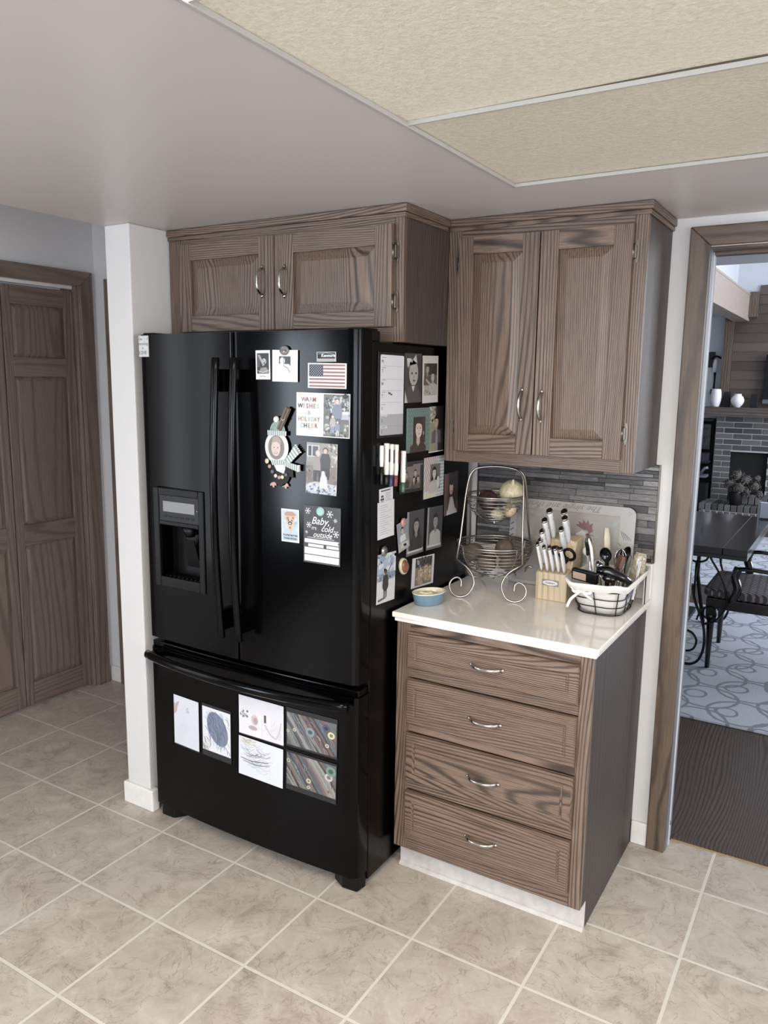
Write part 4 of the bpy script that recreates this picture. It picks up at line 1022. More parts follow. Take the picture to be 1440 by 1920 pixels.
def bw_portrait(lab, y, z, w, h, rot, long_, shirt, lift=.001):
    P = Paint(w, h, (86, 84, 88), .0008); P.rect(0, .0, .96, .12, (168, 166, 164)); P.rect(.1, .12, 1, .98, (72, 70, 74)); portrait(P, .54, .66, .30, (150, 144, 142), (42, 38, 40), shirt, long_=long_, smile=False); P.rect(0, .0, .10, 1, (150, 150, 152)); P.rect(.05, .07, .95, .10, (206, 206, 206)); P.rect(0, 0, 1, .05, (110, 106, 106))
    return on_side(tag(P.build('photo_print'), lab, 'photo'), y, z, rot, lift)
bw_portrait('glossy grey photo of a long-haired person, partly under the small leaning photo', -.462, 1.142, .116, .149, -1.1, 1.1, (58, 54, 58))
bw_portrait('glossy grey photo of a short-haired person in a pale shirt', -.324, 1.137, .114, .149, -2.6, 0, (176, 172, 170))
P = Paint(.072, .098, (136, 144, 158), .0006); P.poly([(0, 0), (.05, .3), (1, .25), (1, 0)], (170, 164, 160)); portrait(P, .45, .70, .20, (206, 170, 152), (48, 38, 36), (206, 210, 218)); P.poly([(.2, .1), (.3, .3), (.8, .25), (.9, .08)], (202, 196, 186)); P.poly([(.45, .22), (.7, .2), (.75, .1), (.5, .12)], (40, 36, 36))
on_side(tag(P.build('photo_print'), 'small tilted colour photo of a seated child in white', 'photo'), -.547, 1.145, 9.9, .0032)
b = MB(); b.tube([(0, 0, 0), (0, -.005, 0), (0, -.008, 0)], [.014, .014, .008], 20, side=(1, 0, 0))
on_side(tag(b.build('fridge_magnet', plain('rose_magnet', (178, 138, 132), .3, coat=.4)), 'round dusty pink magnet on the small tilted photo', 'magnet'), -.552, 1.190, 0, .004)
P = Paint(.111, .158, (206, 206, 212), .0006); P.rect(0, .45, 1, .98, (150, 172, 204)); speckle(P, 0, .62, 1, .98, [(190, 204, 224), (214, 220, 230), (128, 150, 186)], 40, .07, 121, 1.5); P.rect(0, .46, 1, .60, (120, 140, 170)); speckle(P, .0, .46, 1, .6, [(92, 108, 134), (190, 200, 214)], 20, .03, 122, 2); P.rect(0, 0, 1, .44, (214, 213, 218))
small_person(P, .46, .10, .58, (90, 74, 68), (48, 46, 50), (80, 76, 80), (32, 28, 30)); P.ell(.46, .36, .17, .13, (52, 50, 54)); P.line([(.60, .62), (.80, .78)], .03, (110, 84, 76)); P.poly([(.05, .08), (.45, .12), (.5, .08), (.1, .04)], (96, 92, 98))
on_side(tag(P.build('photo_print'), 'bright beach photo of a figure with one arm raised', 'photo'), -.648, 1.026, -2.7, .0016)
b = MB(); b.tube([(0, 0, 0), (0, -.006, 0), (0, -.010, 0)], [.017, .016, .008], 22, side=(1, 0, 0))
on_side(tag(b.build('fridge_magnet', plain('silver_dome', (160, 160, 162), .15, metal=.9)), 'silver domed magnet at the top of the beach photo', 'magnet'), -.668, 1.116, 0, .003)
m_ = thing('fridge_magnet', 'brown polished stone magnet with pale rim beside the beach photo', 'magnet')
b = MB(); b.tube([(0, 0, 0), (0, -.006, 0), (0, -.010, 0)], [.030, .030, .027], 28, side=(1, 0, 0), flat=.78); b.build('rim', plain('pale_rim', (196, 188, 160), .4), m_)
b = MB(); b.tube([(0, -.010, 0), (0, -.014, 0), (0, -.016, 0)], [.024, .022, .012], 28, side=(1, 0, 0), flat=.78); b.build('stone', plain('brown_stone', (116, 70, 56), .12, coat=.6, vary=.3), m_)
on_side(m_, -.545, 1.043, 0, .001); m_.rotation_euler = (0, math.radians(60), PI/2)
P = Paint(.158, .104, (216, 214, 214), .0008); P.rect(.14, .06, .90, .96, (128, 112, 92)); P.rect(.14, .66, .90, .96, (60, 58, 60)); speckle(P, .2, .68, .88, .95, [(150, 152, 158), (90, 90, 94)], 18, .06, 131)
for u, v, s_ in ((.38, .42, .22), (.62, .50, .19), (.80, .46, .17)):
    P.ell(u, v-.14, s_*.6, s_*1.1, (170, 140, 96)); P.ell(u, v+.06, s_*.48, s_*.70, (196, 164, 116)); P.ell(u-.06, v+.20, .03, .05, (120, 92, 60)); P.ell(u+.06, v+.20, .03, .05, (120, 92, 60)); P.ell(u-.04, v+.08, .015, .03, K_); P.ell(u+.04, v+.08, .015, .03, K_); P.ell(u, v-.02, .04, .05, (226, 214, 190)); P.ell(u, v, .015, .025, (60, 44, 40))
speckle(P, .2, .08, .85, .5, [(190, 160, 110), (140, 112, 74), (214, 190, 150)], 24, .04, 132)
on_side(tag(P.build('photo_print'), 'white-edged photo of tan furry animals just above the butter dish', 'photo'), -.401, .997, -4)
# dry-erase markers standing on the refrigerator side
CAPC = [('black', (18, 18, 20)), ('black', (22, 22, 24)), ('blue', (54, 62, 100)), ('brick red', (128, 70, 62)), ('green', (70, 106, 86))]
MK = [(-.700, 1.448, 1.384, 1.329, 'slimmest'), (-.6715, 1.453, 1.357, 1.326, 'thicker'), (-.644, 1.449, 1.354, 1.318, ''), (-.615, 1.446, 1.350, 1.315, ''), (-.580, 1.423, 1.323, 1.291, '')]
for k, (y, zt, zc, zb, q) in enumerate(MK):
    lab = {0: 'slim white marker with black cap, nearest the refrigerator door', 1: 'white marker with black cap, second from the refrigerator door', 2: 'white marker with blue cap held on the refrigerator side', 3: 'white marker with brick red cap on the refrigerator side', 4: 'white marker with green cap, lowest of the row'}[k]
    t = thing('marker', lab, 'marker', (-.6655+.0115, y+(.012 if k == 4 else 0), zb), (0, 0, PI/2), group='dry-erase markers in a row')
    H_ = zt-zb; hc = zc-zb; r = .0065 if k == 0 else .0088
    b = MB(); b.tube([(0, 0, hc*.9), (0, 0, hc), (0, 0, hc+.02), (0, 0, H_-.004), (0, 0, H_)], [r*.75, r*.8, r, r, r*.9], 16); b.build('barrel', white_plastic, t)
    capm = plain('marker_cap', CAPC[k][1], .35)
    b = MB(); b.tube([(0, 0, 0), (0, 0, .003), (0, 0, hc)], [r*.62, r*.72, r*.86], 16); b.build('cap', capm, t)
    if k: 
        b = MB(); b.box(-r*.1, r*.75, -r*1.01, -r*.6, H_*.55, H_*.86); b.build('print_stripe', capm, t)
    b = MB(); b.box(-.004, .004, r*.6, .0112, hc+.03, H_-.03); b.build('magnet_strip', black_matte, t)

# ------------------------------------------------------------------ on the countertop
TZ = .9118
# oval butter dish
t = thing('butter_dish', 'small blue fluted oval dish at the left front of the countertop', 'dish', (-.597, -.482, TZ), (0, 0, math.radians(68)))
n = 72; b = MB(); prof = [(.0, .002, 0), (.040, .0, 0), (.046, .006, 1), (.053, .036, 1), (.0555, .040, 0), (.056, .043, 0), (.052, .043, 0), (.050, .037, 0), (.044, .010, 0), (.0, .008, 0)]
vs = []; fs = []; sx, sy = 1.12, .80
for r, z, fl in prof:
    for k in range(n):
        a = 2*PI*k/n; q = r*(1+.022*fl*(1 if k % 2 else -1)); vs.append((q*math.cos(a)*sx, q*math.sin(a)*sy, z))
for i in range(len(prof)-1):
    for k in range(n): fs.append((i*n+k, i*n+(k+1) % n, (i+1)*n+(k+1) % n, (i+1)*n+k))
b.add(vs, fs, 0, None, True)
for i in range(len(b.f)): b.m[i] = 0 if i < 4*n else 1
b.build('dish', [plain('blue_glaze', (112, 140, 158), .25, coat=.5, vary=.05), plain('cream_glaze', (226, 222, 206), .25, coat=.4)], t)
butter = plain('butter', (228, 220, 182), .45, vary=.02)
tb = thing('butter_block', 'pale yellow block of butter in the blue oval dish', 'butter', (-.597, -.482, TZ+.009), (0, 0, math.radians(75)))
b = MB(); b.box(-.040, .036, -.021, .021, .0, .026); b.build('block', butter, tb, bevel=.004)
b = MB(); b.hexa([(-.034, -.019, .026), (.006, -.017, .026), (.004, .016, .026), (-.034, .017, .026)], [(-.030, -.015, .036), (-.002, -.013, .035), (-.003, .012, .034), (-.030, .013, .036)]); b.build('cut_piece', butter, tb, bevel=.002)

# two-tier wire stand
SA = math.radians(13.2); SX, SY = -.481, -.195
st = thing('basket_stand', 'two-tier silver wire basket stand with scrolled feet on the countertop', 'basket stand', (SX, SY, TZ), (0, 0, SA))
FRM = [(.085, .948), (.086, .969), (.099, .979), (.116, .972), (.125, .957), (.123, .941), (.112, .925), (.091, .917), (.068, .921), (.053, .934), (.042, .958), (.043, .976), (.055, .999), (.073, 1.016)]
def smooth_path(p, k=4):
    out = []
    for i in range(len(p)-1):
        p0, p1, p2, p3 = p[max(i-1, 0)], p[i], p[i+1], p[min(i+2, len(p)-1)]
        for j in range(k):
            t_ = j/k
            out.append(tuple(.5*(2*p1[a]+(p2[a]-p0[a])*t_+(2*p0[a]-5*p1[a]+4*p2[a]-p3[a])*t_*t_+(3*p1[a]-p0[a]-3*p2[a]+p3[a])*t_**3) for a in range(len(p1))))
    out.append(tuple(p[-1])); return out
def vz(z): return -.145+(z-.918)*.33
def scroll(sg, s):      # sg: right/left, s: front/rear
    pts = smooth_path([(u, z) for u, z in FRM], 4)+[(.105, 1.038)]
    off = 0 if sg > 0 else -.012
    return [((u*sg+off if sg > 0 else -(u*1.0)+(-.012)), s*vz(z), z) for u, z in pts]
ARCH = [(.105, 1.038), (.0955, 1.153), (.090, 1.262), (.085, 1.309), (.077, 1.330), (.060, 1.345), (.028, 1.352), (-.022, 1.354), (-.074, 1.347), (-.093, 1.334), (-.104, 1.311), (-.110, 1.251), (-.115, 1.111), (-.121, 1.040)]
for s in (1, -1):
    arch = [ARCH[0], ARCH[1]]+smooth_path(ARCH[2:12], 4)+[ARCH[12], ARCH[13]]
    a3 = [(u, s*vz(z)+(s*-.0045 if z > 1.2 else 0), z) for u, z in arch]
    for pth, nm_ in ((a3, 'arch'), (scroll(1, s), 'foot_scroll'), ([(-.121 if i == len(FRM)*4-3 else p[0], p[1], p[2]) for i, p in enumerate(scroll(-1, s))], 'foot_scroll')):
        b = MB(); b.tube([(x, y, z-TZ-.0015) for x, y, z in pth], .0034, 8); b.build(nm_, wire_mat, st)
def wire_bowl(nm_, cu, cz, R, depth, rings, w):
    b = MB()
    def rp(f): return R*math.sqrt(max(0, 1-(1-f)**2)) if f < 1 else R      # f: 0 bottom .. 1 rim
    def circ(r, z, wr): b.tube([(cu+r*math.cos(2*PI*k/40), r*math.sin(2*PI*k/40), z) for k in range(40)], wr, 6, closed=True)
    circ(R, cz, .0036)
    for k in range(rings):
        f = ((k+.6)/rings)**1.15 if k < rings else 1
        f = min(f, .93); circ(R*math.sin(math.acos(1-f)), cz-depth*(1-f), w)
    for a in range(4):
        t_ = a*PI/2+PI/4; b.tube([(cu+R*math.sin(math.acos(max(-1, 1-f)))*math.cos(t_)*.985, R*math.sin(math.acos(max(-1, 1-f)))*math.sin(t_)*.985, cz-depth*(1-f)) for f in [i/12 for i in range(13)]], .0022, 6)
    b.blob((cu, 0, cz-depth-.004), .006, .006, .009, 10, 8)
    return b.build(nm_, wire_mat, st)
UZ, LZ = 1.253-TZ, 1.082-TZ
wire_bowl('upper_basket', -.014, UZ, .099, .094, 8, .0016); wire_bowl('lower_basket', -.010, LZ, .134, .118, 10, .0018)
def stand_world(u, v, z): return (SX+u*math.cos(SA)-v*math.sin(SA), SY+u*math.sin(SA)+v*math.cos(SA), z)
def onion(name, lab, cat, u, v, z, r, skin_c, tilt=(0, 0, 0), squash=.9, stripes=True, grp=None):
    m, nt, bb = nmat(name+'_skin'); v_ = coords(nt, (22/r*.05, 22/r*.05, 2)); n_ = noise(nt, v_, 3, 4, .6, .5)
    nt.links.new(ramp(nt, n_, [(.3, shade(skin_c, .82)), (.7, shade(skin_c, 1.08))]), bb.inputs['Base Color']); bb.inputs['Roughness'].default_value = .35
    t = thing(name, lab, cat, stand_world(u, v, z), tilt, grp)
    b = MB(); pr = []
    for k in range(15):
        th = PI*k/14; pr.append((max(.0005, r*math.sin(th)), -r*squash*math.cos(th)))
    b.lathe(pr, n=28); b.build('bulb', m, t)
    b = MB(); b.lathe([(r*.30, r*squash*.90), (r*.14, r*squash*1.08), (r*.09, r*squash*1.28), (r*.04, r*squash*1.36)], n=12); b.build('neck', m, t)
    b = MB(); b.lathe([(r*.02, -r*squash*1.06), (r*.12, -r*squash*.985)], n=12); b.build('root_end', plain('dry_root', (150, 134, 110), .9), t)
    return t
onion('onion', 'large pale yellow onion on top of the upper wire basket', 'onion', .042, .010, 1.264, .043, (200, 191, 160), (.5, .3, 0), .98)
onion('onion', 'dark red onion on the left of the upper wire basket', 'onion', -.038, .000, 1.231, .037, (66, 44, 48), (.9, .7, 0), .95)
onion('onion', 'small tan onion on the right of the upper wire basket', 'onion', .046, -.040, 1.2075, .025, (184, 162, 140), (.4, -1.0, 0), .85)
onion('garlic_bulb', 'whitish bulb at the bottom of the upper wire basket', 'garlic', .000, -.020, 1.188, .024, (206, 198, 170), (-.2, 0, 0), .8)
pot_m = plain('potato_skin', (98, 89, 76), .8, bumpy=(60, .4, .002), vary=.12)
for k, (u, v, z, rx, ry, rz, lab) in enumerate(((-.085, -.010, 1.047, .036, .046, .034, 'brown potato at the left rim of the lower wire basket'), (.020, .030, 1.055, .036, .040, .036, 'brown potato standing highest in the lower wire basket'),
        (-.030, -.040, 1.013, .042, .030, .028, 'brown potato at the front centre of the lower wire basket'), (.052, -.030, 1.020, .036, .036, .030, 'brown potato at the right front of the lower wire basket'), (-.042, .064, 1.006, .034, .030, .024, 'brown potato low at the back of the lower wire basket'))):
    b = MB(); b.blob((0, 0, 0), rx, ry, rz, 18, 12, .05, seed=k)
    o = b.build('potato', pot_m); tag(o, lab, 'potato', 'potatoes in the lower basket'); o.location = stand_world(u, v, z); o.rotation_euler = (0, .2*k, .7*k)

# glass cutting board with rooster
brd = thing('cutting_board', 'pale rounded cutting board with a rooster picture leaning on the backsplash', 'cutting board', (-.275, -.048, TZ+.001), (-.085, 0, 0))
w_, h_ = .452, .312
P = Paint(w_, h_, (176, 170, 165), .005, .028)
P.rect(.055, .04, .885, .895, (150, 141, 130)); P.rect(.06, .05, .88, .885, (162, 153, 143))
for k in range(5): P.line([(.07, .14+.17*k), (.5, .145+.17*k), (.87, .138+.17*k)], .003, (150, 139, 127), new=(k == 0))
speckle(P, .08, .1, .86, .86, [(156, 147, 136), (168, 160, 150)], 40, .05, 141, 2)
P.poly([(.50, .0), (.50, .30), (.515, .52), (.555, .66), (.60, .70), (.645, .66), (.66, .55), (.68, .40), (.70, .2), (.72, 0)], (202, 196, 187)); P.poly([(.54, .5), (.60, .42), (.66, .46), (.65, .34), (.56, .3)], (168, 160, 150))
P.poly([(.545, .755), (.575, .765), (.56, .80), (.60, .775), (.60, .825), (.625, .78), (.64, .82), (.655, .77), (.68, .79), (.675, .74), (.685, .70), (.655, .665), (.64, .70), (.60, .71)], (122, 62, 60))
P.poly([(.625, .66), (.655, .675), (.675, .62), (.685, .56), (.67, .52), (.650, .54), (.645, .60)], (112, 54, 54)); P.poly([(.66, .665), (.70, .65), (.665, .64)], (130, 116, 96)); P.ell(.645, .66, .008, .010, K_)
for k in range(7): P.line([(.885, .60-.06*k), (.905+.01*(k % 2), .57-.06*k)], .006, (70, 64, 62), new=(k == 0))
for k in range(4): P.line([(.895+.012*k, .74-.01*k), (.925+.018*k, .64)], .005, (80, 74, 72), False)
for k in range(9): P.line([(.008, .12+.07*k), (.035, .15+.07*k)], .010, (60, 56, 56), new=(k == 0))
P.line([(.94, .935), (.95, .95), (.965, .94), (.96, .92), (.945, .915)], .006, (150, 144, 138))
o = P.build('board', photo, brd); o.location = (0, 0, h_/2)
text_part('lettering', 'The single and thru', .030, plain('sepia_ink', (132, 126, 120), .6), brd, (-.02, -.0058, h_*.948), rot=(PI/2, PI, 0), shear=.6, sx=1.15)

# knife block
kb = thing('knife_block', 'pale wooden knife block with an oval silver name plate on the countertop', 'knife block', (-.270, -.145, TZ))
beech = wood('beech_block', 'z', (214, 196, 166), (206, 186, 156), (186, 164, 134), ring=.02, wild=4, rough=.5, pores=.15, coat=.05)
PR = [(-.222, 0), (-.072, 0), (-.072, .205), (-.132, .196), (-.176, .108), (-.222, .095)]
b = MB(); b.prism([(y+.145, z) for y, z in PR], .109, 'x', -.0545); b.build('block', [beech], kb, bevel=.003)
P = Paint(.058, .021, (132, 128, 122), .0012); P.rect(.02, .04, .98, .96, (150, 145, 138)); o = P.build('name_plate', paper, kb); o.location = (-.002, -.0772, .062)
b = MB(); b.prism(ov(0, 0, .026, .0085, 24), .001, 'y', -.0023, col=(232, 230, 228)); b.mb = None
o2 = b.build('oval_plaque', paper, o)
text_part('lettering', 'Cuisinart', .0085, ink, kb, (-.002, -.0800, .062), bold=.0001)
handle_w = plain('white_knife_handle', (228, 228, 228), .25, coat=.3)
bolster = plain('brushed_bolster', (190, 188, 186), .22, metal=1.0)
ax_dir = Vector((0, -.42, .907)).normalized()
def knife(lab, x, base_y, base_z, L, w, rivets, group):
    t = thing('kitchen_knife' if rivets else 'steak_knife', lab, 'knife', (x, base_y, base_z), (math.radians(31), 0, 0), group)
    b = MB(); n_ = 10
    path = [(0, .0025*math.sin(PI*i/n_*1.3)+(.004*(i/n_)**2), L*i/n_) for i in range(n_+1)]
    R = [w*(.62+.30*math.sin(PI*min(1, i/n_*1.15))+.22*(i/n_)**3) for i in range(n_+1)]
    b.tube(path, R, 14, side=(0, 1, 0), flat=.70 if rivets else .60)
    b.build('handle', handle_w, t)
    b = MB(); b.tube([(0, path[-1][1], L-.001), (0, path[-1][1]+.001, L+.005), (0, path[-1][1]+.001, L+.0075)], [R[-1]*1.05, R[-1]*1.08, R[-1]*.9], 14, side=(0, 1, 0), flat=.72 if rivets else .62); b.build('end_cap', bolster, t)
    b = MB(); b.box(-.0012, .0012, -w*.7, w*.7, -.030, .001); b.build('blade', steel, t)
    if rivets:
        b = MB()
        for q in (.30, .72): b.tube([(-w*.60, .003, L*q), (w*.60, .003, L*q)], .0022, 8)
        b.build('rivet', black_plastic, t)
    return t
for k, x in enumerate((-.307, -.286, -.2665, -.247, -.2275)):
    knife(['leftmost white steak knife in the front row of the knife block', 'second white steak knife from the left in the front row', 'middle white steak knife in the front row of five', 'fourth white steak knife from the left in the front row', 'rightmost white steak knife in the front row of five'][k], x, -.2135, TZ+.103, (.108 if k == 0 else .098), .0108, False, 'steak knives in the front row of the block')
big = [(-.303, -.120, .199, .112, .0165, 'white-handled knife standing tallest at the back left of the block'), (-.311, -.146, .176, .104, .0155, 'white riveted knife handle second down the left side of the block'), (-.3135, -.162, .145, .098, .0145, 'white riveted knife handle third down the left side of the block'), (-.3145, -.172, .118, .095, .0135, 'white knife handle lowest on the left side, above the steak knives'),
       (-.262, -.092, .203, .104, .0175, 'white rounded handle at the top right back of the knife block'), (-.248, -.128, .190, .100, .0165, 'white riveted knife handle in the middle right of the block'), (-.252, -.150, .160, .094, .0145, 'white riveted knife handle just above the black scissors')]
for x, y, z, L, w, lab in big: knife(lab, x, y, TZ+z, L, w, True, None)
sc = thing('scissors', 'black-handled kitchen scissors standing in the knife block', 'scissors', (-.243, -.165, TZ+.125), (math.radians(31), 0, 0))
b = MB(); b.tube([(.020+.019*math.cos(2*PI*k/24), -.002, .042+.024*math.sin(2*PI*k/24)) for k in range(24)], .0052, 8, closed=True); b.tube([(.010, 0, .022), (.001, 0, -.002)], [.007, .006], 8); b.build('handle', black_plastic, sc)
b = MB(); b.tube([(-.026+.017*math.cos(2*PI*k/24), .004, .046+.018*math.sin(2*PI*k/24)) for k in range(24)], .0050, 8, closed=True); b.tube([(-.014, .003, .030), (-.001, 0, -.002)], [.006, .006], 8); b.build('handle', black_plastic, sc)
b = MB(); b.box(-.006, .006, -.0015, .0015, -.02, .004); b.build('blade', steel, sc)

# cloth-lined wire basket
bk = thing('wire_basket', 'black wire basket with white cloth liner and ribbon bow, full of utensils', 'basket', (-.085, -.195, TZ))
def rrect(x0, x1, y0, y1, r, n_=7):
    pts = []
    for cx, cy, a0 in ((x1-r, y0+r, -PI/2), (x1-r, y1-r, 0), (x0+r, y1-r, PI/2), (x0+r, y0+r, PI)):
        for k in range(n_): a = a0+PI/2*k/(n_-1); pts.append((cx+r*math.cos(a), cy+r*math.sin(a)))
    return pts
def bring(f, grow=0.0):     # f = 0 at the base, 1 at the top wire (z .088)
    x0, x1 = -.163-.012*f-grow, -.018+.022*f+grow; y0, y1 = -.300-.060*f-grow, -.105+.052*f+grow
    return [(x+.085, y+.195) for x, y in rrect(x0, x1, y0, y1, .052)]
ZT = .090
b = MB()
for f in (0, .33, .66, 1.0): b.tube([(x, y, .003+ZT*f) for x, y in bring(f)], .0019 if 0 < f < 1 else .0024, 6, closed=True)
base, top = bring(0), bring(1)
for k in (3, 10, 17, 24):
    b.tube([(base[k][0]+(top[k][0]-base[k][0])*q, base[k][1]+(top[k][1]-base[k][1])*q, .003+ZT*q) for q in (0, .5, 1)], .0019, 6)
for q, i0, i1 in ((.5, 27, 0), (.1, 6, 7), (.5, 6, 7), (.9, 6, 7), (.5, 13, 14), (.1, 20, 21), (.5, 20, 21), (.9, 20, 21)):
    if True:
        p0 = [base[i0][a]*(1-q)+base[i1][a]*q for a in (0, 1)]; p1 = [top[i0][a]*(1-q)+top[i1][a]*q for a in (0, 1)]
        b.tube([(p0[0], p0[1], .003), (p1[0], p1[1], .003+ZT)], .0019, 6)
b.build('wire_frame', black_wire, bk)
b = MB(); lv = [(-.008, 0, .006), (-.0045, .35, .036), (-.0045, .7, .066), (-.004, 1.0, .094), (-.001, 1.22, .113), (.004, 1.32, .121), (.0085, 1.30, .119), (.0085, 1.14, .106), (.006, 1.0, .093)]
vs = []; fs = []; rr = random.Random(4); nn = 28
for li, (g, f, z) in enumerate(lv):
    for k, (x, y) in enumerate(bring(f, g)):
        wv = math.sin(k*2.1+li)*.0014*(1 if li > 2 else .6); vs.append((x*(1+wv*4), y*(1+wv*4), z+(math.sin(k*.9)*.004 if li >= 3 else 0)))
for i in range(len(lv)-1):
    for k in range(nn): fs.append((i*nn+k, i*nn+(k+1) % nn, (i+1)*nn+(k+1) % nn, (i+1)*nn+k))
fs.append(tuple(range(nn))[::-1]); b.add(vs, fs, 0, None, True); b.build('cloth_liner', cloth_mat, bk)
b = MB(); c0 = Vector((-.038, -.168, .088))
def ribbon(pts, w): b.tube([c0+Vector(p) for p in pts], [w]*len(pts), 6, side=(0, -.3, 1), flat=.18)
ribbon(smooth_path([(0, 0, 0), (-.012, -.004, .012), (-.030, -.002, .006), (-.020, -.003, -.004), (0, 0, 0)], 3), .006)
ribbon(smooth_path([(0, 0, 0), (.014, -.004, .009), (.034, -.001, .002), (.020, -.003, -.005), (0, 0, 0)], 3), .006)
ribbon(smooth_path([(0, 0, 0), (-.018, -.004, -.016), (-.034, 0, -.034), (-.044, .004, -.060)], 3), .005); ribbon(smooth_path([(0, 0, 0), (.018, -.004, -.012), (.036, 0, -.022)], 3), .005)
b.blob(tuple(c0), .006, .005, .006); b.build('ribbon_bow', cloth_mat, bk)
# utensils: u = world x, y, z of tip; they stand in the basket
def utensil(name, lab, cat, foot, tip, parts):
    f, t_ = Vector(foot), Vector(tip); d = t_-f; L = d.length
    q = d.to_track_quat('Z', 'Y'); t = thing(name, lab, cat, foot, tuple(q.to_euler())); parts(t, L); return t
ZB = TZ+.03
black_pl2 = plain('glossy_black_nylon', (12, 12, 13), .18, coat=.5)
def p_fork(t, L):
    b = MB(); b.tube([(0, 0, 0), (0, 0, L*.72)], .0035, 8); b.build('handle', steel, t)
    b = MB(); b.box(-.014, .014, -.0018, .0018, L*.70, L*.80)
    for k in range(4): b.tube([(-.0115+k*.0077, 0, L*.79), (-.0115+k*.0077, -.004, L*.93), (-.0105+k*.0077, -.001, L)], [.0026, .0024, .0014], 6)
    b.build('tines', black_pl2, t)
utensil('serving_fork', 'black-tined serving fork standing at the left of the lined basket', 'fork', (-.135, -.20, ZB), (-.150, -.225, 1.142), p_fork)
def p_peel(t, L):
    b = MB(); b.tube([(0, 0, L*.35), (0, .001, L*.6), (0, .003, L*.85), (0, 0, L*.97), (0, 0, L)], [.005, .008, .0085, .006, .003], 12, side=(1, 0, 0), flat=.6); b.build('handle', white_plastic, t)
    b = MB(); b.box(-.0055, .0055, -.001, .001, 0, L*.37); b.build('blade', steel, t)
utensil('paring_knife', 'slim white-handled knife leaning left in the lined basket', 'knife', (-.105, -.235, ZB), (-.143, -.245, 1.146), p_peel)
def p_round(t, L):
    b = MB(); b.tube([(0, 0, 0), (0, 0, L*.85)], .004, 8); b.build('handle', white_plastic, t)
    b = MB(); b.blob((0, 0, L*.93), .013, .010, .016, 14, 10); b.build('end_knob', white_plastic, t)
utensil('white_utensil', 'white round-ended utensil leaning left out of the basket beside the knife block', 'utensil', (-.140, -.13, ZB), (-.198, -.090, 1.078), p_round)
def p_spat(t, L):
    b = MB(); b.tube([(0, 0, 0), (0, 0, L*.6)], .005, 10); b.build('handle', black_plastic, t)
    b = MB(); b.tube([(0, 0, L*.58), (0, 0, L*.66), (0, 0, L*.85), (0, 0, L)], [.006, .0125, .012, .007], 14, side=(1, 0, 0), flat=.35); b.build('blade', plain('cream_silicone', (222, 210, 186), .5), t)
utensil('spatula', 'tall cream-coloured spatula standing against the rooster board', 'spatula', (-.110, -.10, ZB), (-.130, -.085, 1.158), p_spat)
def p_spoon(mt, rx, rz):
    def f(t, L):
        b = MB(); b.tube([(0, 0, 0), (0, 0, L-rz*1.9)], .0035, 8); b.build('handle', mt, t)
        b = MB(); pr = [(rx*math.sin(a), .008*math.cos(a)) for a in [PI/2*k/6 for k in range(7)]]
        vs = []; fs = []; n_ = 18
        for j in range(7):
            a = PI/2*j/6
            for k in range(n_):
                c = 2*PI*k/n_; vs.append((rx*math.sin(a)*math.cos(c), .016*math.cos(a), L-rz+rz*math.sin(a)*math.sin(c)))
        for j in range(6):
            for k in range(n_): fs.append((j*n_+k, j*n_+(k+1) % n_, (j+1)*n_+(k+1) % n_, (j+1)*n_+k))
        b.add(vs, fs, 0, None, True); o = b.build('bowl', mt, t, clean=True); sd = o.modifiers.new('thickness', 'SOLIDIFY'); sd.thickness = .0018
    return f
utensil('serving_spoon', 'large black nylon spoon in the middle of the lined basket', 'spoon', (-.100, -.16, ZB), (-.104, -.185, 1.110), p_spoon(black_pl2, .021, .026))
utensil('table_spoon', 'shiny steel spoon below the large black spoon', 'spoon', (-.098, -.21, ZB), (-.102, -.262, 1.082), p_spoon(steel, .013, .018))
utensil('ladle', 'black ladle bowl right of the middle in the lined basket', 'ladle', (-.070, -.15, ZB), (-.062, -.150, 1.104), p_spoon(black_pl2, .024, .022))
utensil('slotted_spoon', 'black nylon turner at the back right of the lined basket', 'turner', (-.06, -.11, ZB), (-.046, -.115, 1.108), p_spoon(black_plastic, .018, .024))
def p_whisk(t, L):
    b = MB(); b.tube([(0, 0, 0), (0, 0, L*.5)], .005, 8); b.build('handle', steel, t)
    b = MB()
    for k in range(4):
        a = k*PI/4; b.tube([(r*math.cos(a), r*math.sin(a), L*z) for r, z in smooth_path([(.003, .48), (.016, .65), (.020, .82), (.012, .96), (0, 1), (-.012, .96), (-.020, .82), (-.016, .65), (-.003, .48)], 2)], .0011, 5)
    b.build('wire_loops', steel, t)
utensil('whisk', 'small steel wire whisk in the right half of the lined basket', 'whisk', (-.055, -.19, ZB), (-.052, -.19, 1.112), p_whisk)
def p_brush(t, L):
    b = MB(); b.tube([(0, 0, 0), (0, 0, L*.75)], [.006, .007], 10); b.build('handle', plain('brown_red_plastic', (92, 58, 52), .4), t)
    b = MB(); b.box(-.018, .018, -.006, .006, L*.74, L); b.build('head', plain('brown_red_block', (104, 66, 60), .5), t, bevel=.002)
utensil('pastry_brush', 'reddish brown block-headed brush leaning in the lined basket', 'brush', (-.075, -.24, ZB), (-.040, -.215, 1.096), p_brush)
def p_lens(mt, rx, rz):
    def f(t, L):
        b = MB(); b.tube([(0, 0, 0), (0, 0, L-rz*1.8)], .004, 8); b.build('handle', mt, t)
        b = MB(); b.blob((0, 0, L-rz), rx, .004, rz, 18, 10); b.build('blade', mt, t)
        b = MB(); b.tube([(rx*math.cos(2*PI*k/24), 0, L-rz+rz*math.sin(2*PI*k/24)) for k in range(24)], .0022, 6, closed=True); b.build('rim', black_plastic, t)
    return f
utensil('strainer', 'round grey-green strainer with dark rim near the basket right side', 'strainer', (-.045, -.20, ZB), (-.020, -.200, 1.098), p_lens(plain('grey_green_mesh', (92, 96, 84), .5, vary=.1), .028, .034))
